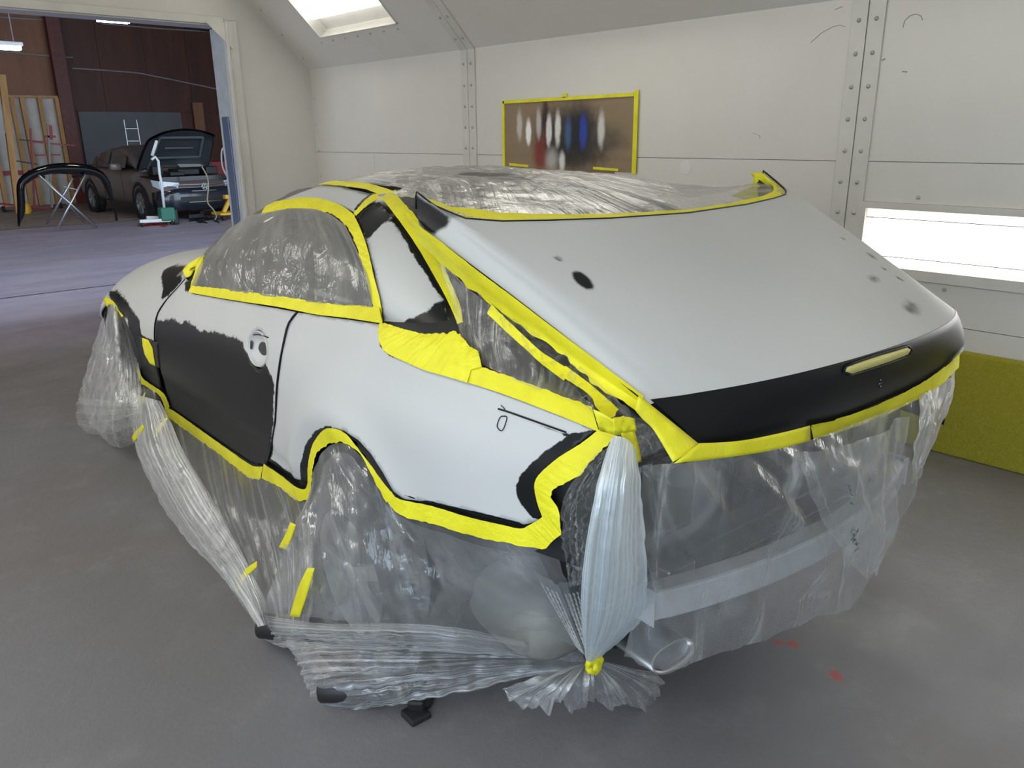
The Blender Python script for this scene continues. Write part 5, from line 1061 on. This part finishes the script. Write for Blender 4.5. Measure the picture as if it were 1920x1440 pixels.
for k, z in enumerate((.60, .645, .70)):
    pts = [(2.40-.16*(y/.62)**2, y, z-.03*(1-(y/.62)**2)*(k == 0)) for y in np.linspace(-.62, .62, 13)]; MB().tube(pts, .010 if k != 1 else .006, 6).build('grille_bar', M['steel'], vc, recentre=False, smooth=True)
pts = [(2.41-.16*(y/.7)**2, y, .36) for y in np.linspace(-.66, .66, 13)]; MB().tube(pts, .008, 6).build('grille_bar', M['steel'], vc, recentre=False, smooth=True)
MB().box((2.36, 0, .42), (.05, 1.0, .10)).build('lower_grille', M['blackm'], vc, recentre=False)
em = MB(); em.tube([(2.425, .065*math.cos(a), .655+.065*math.sin(a)) for a in np.linspace(0, 2*PI, 21)], .006, 6); o = em.build('front_badge', M['steel'], vc, recentre=False, smooth=True)
mb = MB()
for a, b in (((-.028, .052), (0, .012)), ((.028, .052), (0, .012)), ((-.052, .03), (-.026, -.048)), ((-.026, -.048), (0, -.004)), ((0, -.004), (.026, -.048)), ((.026, -.048), (.052, .03))): mb.bar((2.425, a[0], .655+a[1]), (2.425, b[0], .655+b[1]), .010)
mb.build('badge_letters', M['steel'], o, recentre=False)
# open bonnet
hb = empty('bonnet', (1.02, 0, .97), 0, parent=vc); hb.rotation_euler = (0, -.93, 0); hb.rotation_euler = (0, -.80, 0)
n, m_ = 14, 18; P = np.zeros((n, m_, 3))
for i in range(n):
    for j in range(m_): u, v = i/(n-1), j/(m_-1)*2-1; x = 1.16*u-.10*u*u*v*v; P[i, j] = (x, v*(.78-.05*u-.10*u**3), .05*(1-v*v)-.13*max(0, u-.8)/.2*.8-.03*abs(v)**4)
v_, f = grid_mesh(P); mesh('bonnet_skin', v_, f, M['navy_car'], hb, True)
v_, f = grid_mesh(P*[.97, .95, 1]-[-.01, 0, .03]); mesh('bonnet_liner', v_, f, simple('bonnet_liner', (.05, .055, .06), .5), hb, True)
MB().bar((.9, -.45, -.035), (.9, .45, -.035), .05, .03).bar((.35, -.5, -.035), (.9, -.45, -.035), .05, .03).bar((.35, .5, -.035), (.9, .45, -.035), .05, .03).bar((.35, -.5, -.035), (.35, .5, -.035), .05, .03).bar((.62, -.3, -.04), (.62, .3, -.04), .035, .03).build('bonnet_ribs', simple('rib_grey', (.12, .13, .14), .4), hb, recentre=False, bevel=.01)
# black bumper cover on the folding stand
Y0 = 17.6
def S3(px, py, y=Y0): return W3(px, py, 1, y)
b0 = S3(130, 425); bc = empty('bumper_cover', (b0[0], Y0, 0), 0, 'gloss black bumper cover resting over a silver folding stand in the shop', 'bumper')
top = [(33, 425), (30, 380), (28, 345), (38, 328), (60, 315), (90, 307), (125, 305), (160, 309), (185, 320), (202, 340), (211, 375), (218, 414)]
inn = [(36, 420), (46, 398), (43, 352), (50, 342), (68, 331), (92, 326), (125, 326), (158, 327), (180, 333), (192, 350), (205, 378), (217, 412)]
A_, B2 = resample(np.array(smooth_px(top, 5)), n=60), resample(np.array(smooth_px(inn, 5)), n=60); P = np.zeros((60, 7, 3))
for i in range(60):
    for j in range(7):
        t = j/6; q = A_[i]*(1-t)+B2[i]*t; p = S3(q[0], q[1]); P[i, j] = (p[0]-b0[0], -.22*math.sin(PI*i/59)-.08*math.sin(PI*t), max(p[2], .01))
v_, f = grid_mesh(P); o = mesh('cover', v_, f, M['black'], bc, True); s_ = o.modifiers.new('s', 'SOLIDIFY'); s_.thickness = .02
MB().tube([tuple(P[i, 3]+[0, -.02, 0]) for i in range(12, 48)], .018, 6).build('moulding', M['blackm'], bc, recentre=False, smooth=True)
fs = empty('folding_stand', (b0[0], Y0, 0), 0, 'silver folding cross-legged stand holding up the black bumper cover', 'stand')
def S4(px, py, dy=0): p = S3(px, py, Y0+dy); return (p[0]-b0[0], dy, max(p[2], .012))
for a, b in (((74, 330), (182, 427)), ((160, 329), (107, 430))): MB().tube([S4(*a, -.3), S4(*b, -.35)], .022, 8).build('leg', M['steel'], fs, recentre=False, smooth=True)
for a, b in (((82, 332), (157, 416)), ((138, 332), (88, 420))): MB().tube([S4(*a, .15), S4(*b, .45)], .022, 8).build('leg', M['steel'], fs, recentre=False, smooth=True)
MB().tube([S4(74, 330, -.3), S4(82, 332, .15)], .03, 8).build('crossbar', M['blackm'], fs, recentre=False); MB().tube([S4(160, 329, -.3), S4(138, 332, .15)], .03, 8).build('crossbar', M['blackm'], fs, recentre=False)
MB().tube([S4(118, 350, -.3), S4(145, 356, -.3)], .012, 6).build('brace', M['steel'], fs, recentre=False)
# work-lamp trolley
Y1 = 16.9; l0 = W3(292, 415, 1, Y1); lt = empty('lamp_trolley', (l0[0], Y1, 0), 0, 'wheeled trolley with bent white pole and green box before the open bonnet', 'trolley')
def S5(px, py, dy=0): p = W3(px, py, 1, Y1+dy); return (p[0]-l0[0], dy, max(p[2], .02))
MB().tube([S5(308, 392), S5(303, 345), S5(299, 325), S5(297, 302), S5(291, 294), S5(284, 300)], .028, 8).build('pole', M['white'], lt, recentre=False, smooth=True)
MB().tube([S5(285, 292), S5(294, 264)], .030, 8).build('lamp_tube', M['white'], lt, recentre=False, smooth=True); MB().tube([S5(286, 298), S5(279, 310), S5(276, 322)], .022, 8).build('arm', M['blackm'], lt, recentre=False, smooth=True)
MB().bar(S5(262, 415), S5(325, 412), .06).bar(S5(275, 408, .3), S5(302, 408, .3), .06).build('base', M['white'], lt, recentre=False); MB().box((S5(314, 402)[0], .05, .22), (.28, .22, .26)).build('box', M['greenbox'], lt, recentre=False, bevel=.02)
MB().box((S5(328, 402)[0], .05, .16), (.10, .2, .3)).build('box', M['blackm'], lt, recentre=False, bevel=.02)
for px in (266, 322): p = S5(px, 418); MB().lathe([(0, -.02), (.05, -.02), (.05, .02), (0, .02)], (p[0], 0, .05), (1, 0, 0), 12).build('castor', M['rubber'], lt, recentre=False)
def cable(name, pts, y, r, mt, lab, cat='cable'):
    P_ = [W3(a, b, 1, y) for a, b in smooth_px(pts, 5)]; P_ = [(p[0], p[1], max(p[2], r)) for p in P_]; o = MB().tube(P_, r, 6).build(name, mt, smooth=True); return tag(o, lab, cat)
cable('hose', [(378, 312), (388, 330), (391, 350), (389, 378), (400, 393), (406, 405), (403, 412)], 17.0, .014, simple('tan_hose', (.40, .33, .22), .5), 'tan hose hanging down the front of the brown saloon', 'hose')
cable('wall_hose', [(428, 273), (418, 278), (415, 290), (417, 312), (424, 328), (430, 336)], 14.5, .016, M['conduit'], 'grey hose loop beside the right door jamb', 'hose')
def W2F(px, py): p = W3(px, py, 2, .012); return tuple(p)
mb = MB(); rr_ = random.Random(9)
for k in range(7):
    x0 = 345+rr_.uniform(0, 60); pts = [W2F(x0+rr_.uniform(-14, 14)+7*i-14, 412+rr_.uniform(-4, 6)) for i in range(5)]; mb.tube(pts, .014, 5)
tag(mb.build('floor_cables', M['blackm']), 'tangle of black cables on the floor before the brown saloon', 'cable')
mb = MB()
for k in range(5): pts = [W2F(262+10*i+rr_.uniform(-4, 4), 421+rr_.uniform(-3, 4)) for i in range(6)]; mb.tube(pts, .010, 5)
tag(mb.build('floor_cables', M['redp']), 'thin red cables around the foot of the lamp trolley', 'cable')
p = W3(366, 410, 2, 0); tl = MB().box((p[0], p[1], .06), (.35, .2, .10)); tl.box((p[0]+.15, p[1], .12), (.12, .12, .10)); tag(tl.build('air_tool', M['blackm'], bevel=.02), 'black power tool lying among the floor cables', 'tool')
p = W3(433, 412, 2, 0); jk = empty('floor_jack', (p[0], p[1], 0), 0, 'yellow shop jack beside the right door jamb', 'jack')
MB().box((0, .1, .14), (.55, .5, .05)).build('deck', M['yellowsteel'], jk, recentre=False, bevel=.01); MB().bar((-.1, .1, .16), (.1, .1, .48), .07).build('arm', M['yellowsteel'], jk, recentre=False); MB().box((.15, .1, .48), (.4, .12, .08)).build('saddle', M['yellowsteel'], jk, recentre=False)
for s in (-1, 1): MB().lathe([(0, -.02), (.06, -.02), (.06, .02), (0, .02)], (s*.22, -.12, .06), (1, 0, 0), 12).build('castor', M['rubber'], jk, recentre=False)
p = W3(405, 318, 1, 21.5); tag(MB().box((p[0]+.1, 21.5, .55), (.9, .5, 1.1)).build('tool_chest', M['redp'], bevel=.02), 'dark red tool chest behind the open bonnet', 'chest')
p = at(385, 300, 24.8); tag(MB().box((p[0], 24.9, 1.35), (.30, .06, 2.7)).build('timber_board', M['plylit']), 'warm brown board upright behind the open bonnet', 'board')
p = W3(250, 250, 1, 23.5); lr = empty('step_ladder', (p[0], 23.5, 0), 0, 'thin silver step ladder standing behind the brown saloon', 'ladder')
for s in (-.18, .18): MB().bar((s, 0, 0), (s*.9, .1, p[2]+.35), .018).build('rail', M['steel'], lr, recentre=False)
for k in range(6): MB().bar((-.17, .05, .35+k*.32), (.17, .05, .35+k*.32), .014).build('rung', M['steel'], lr, recentre=False)
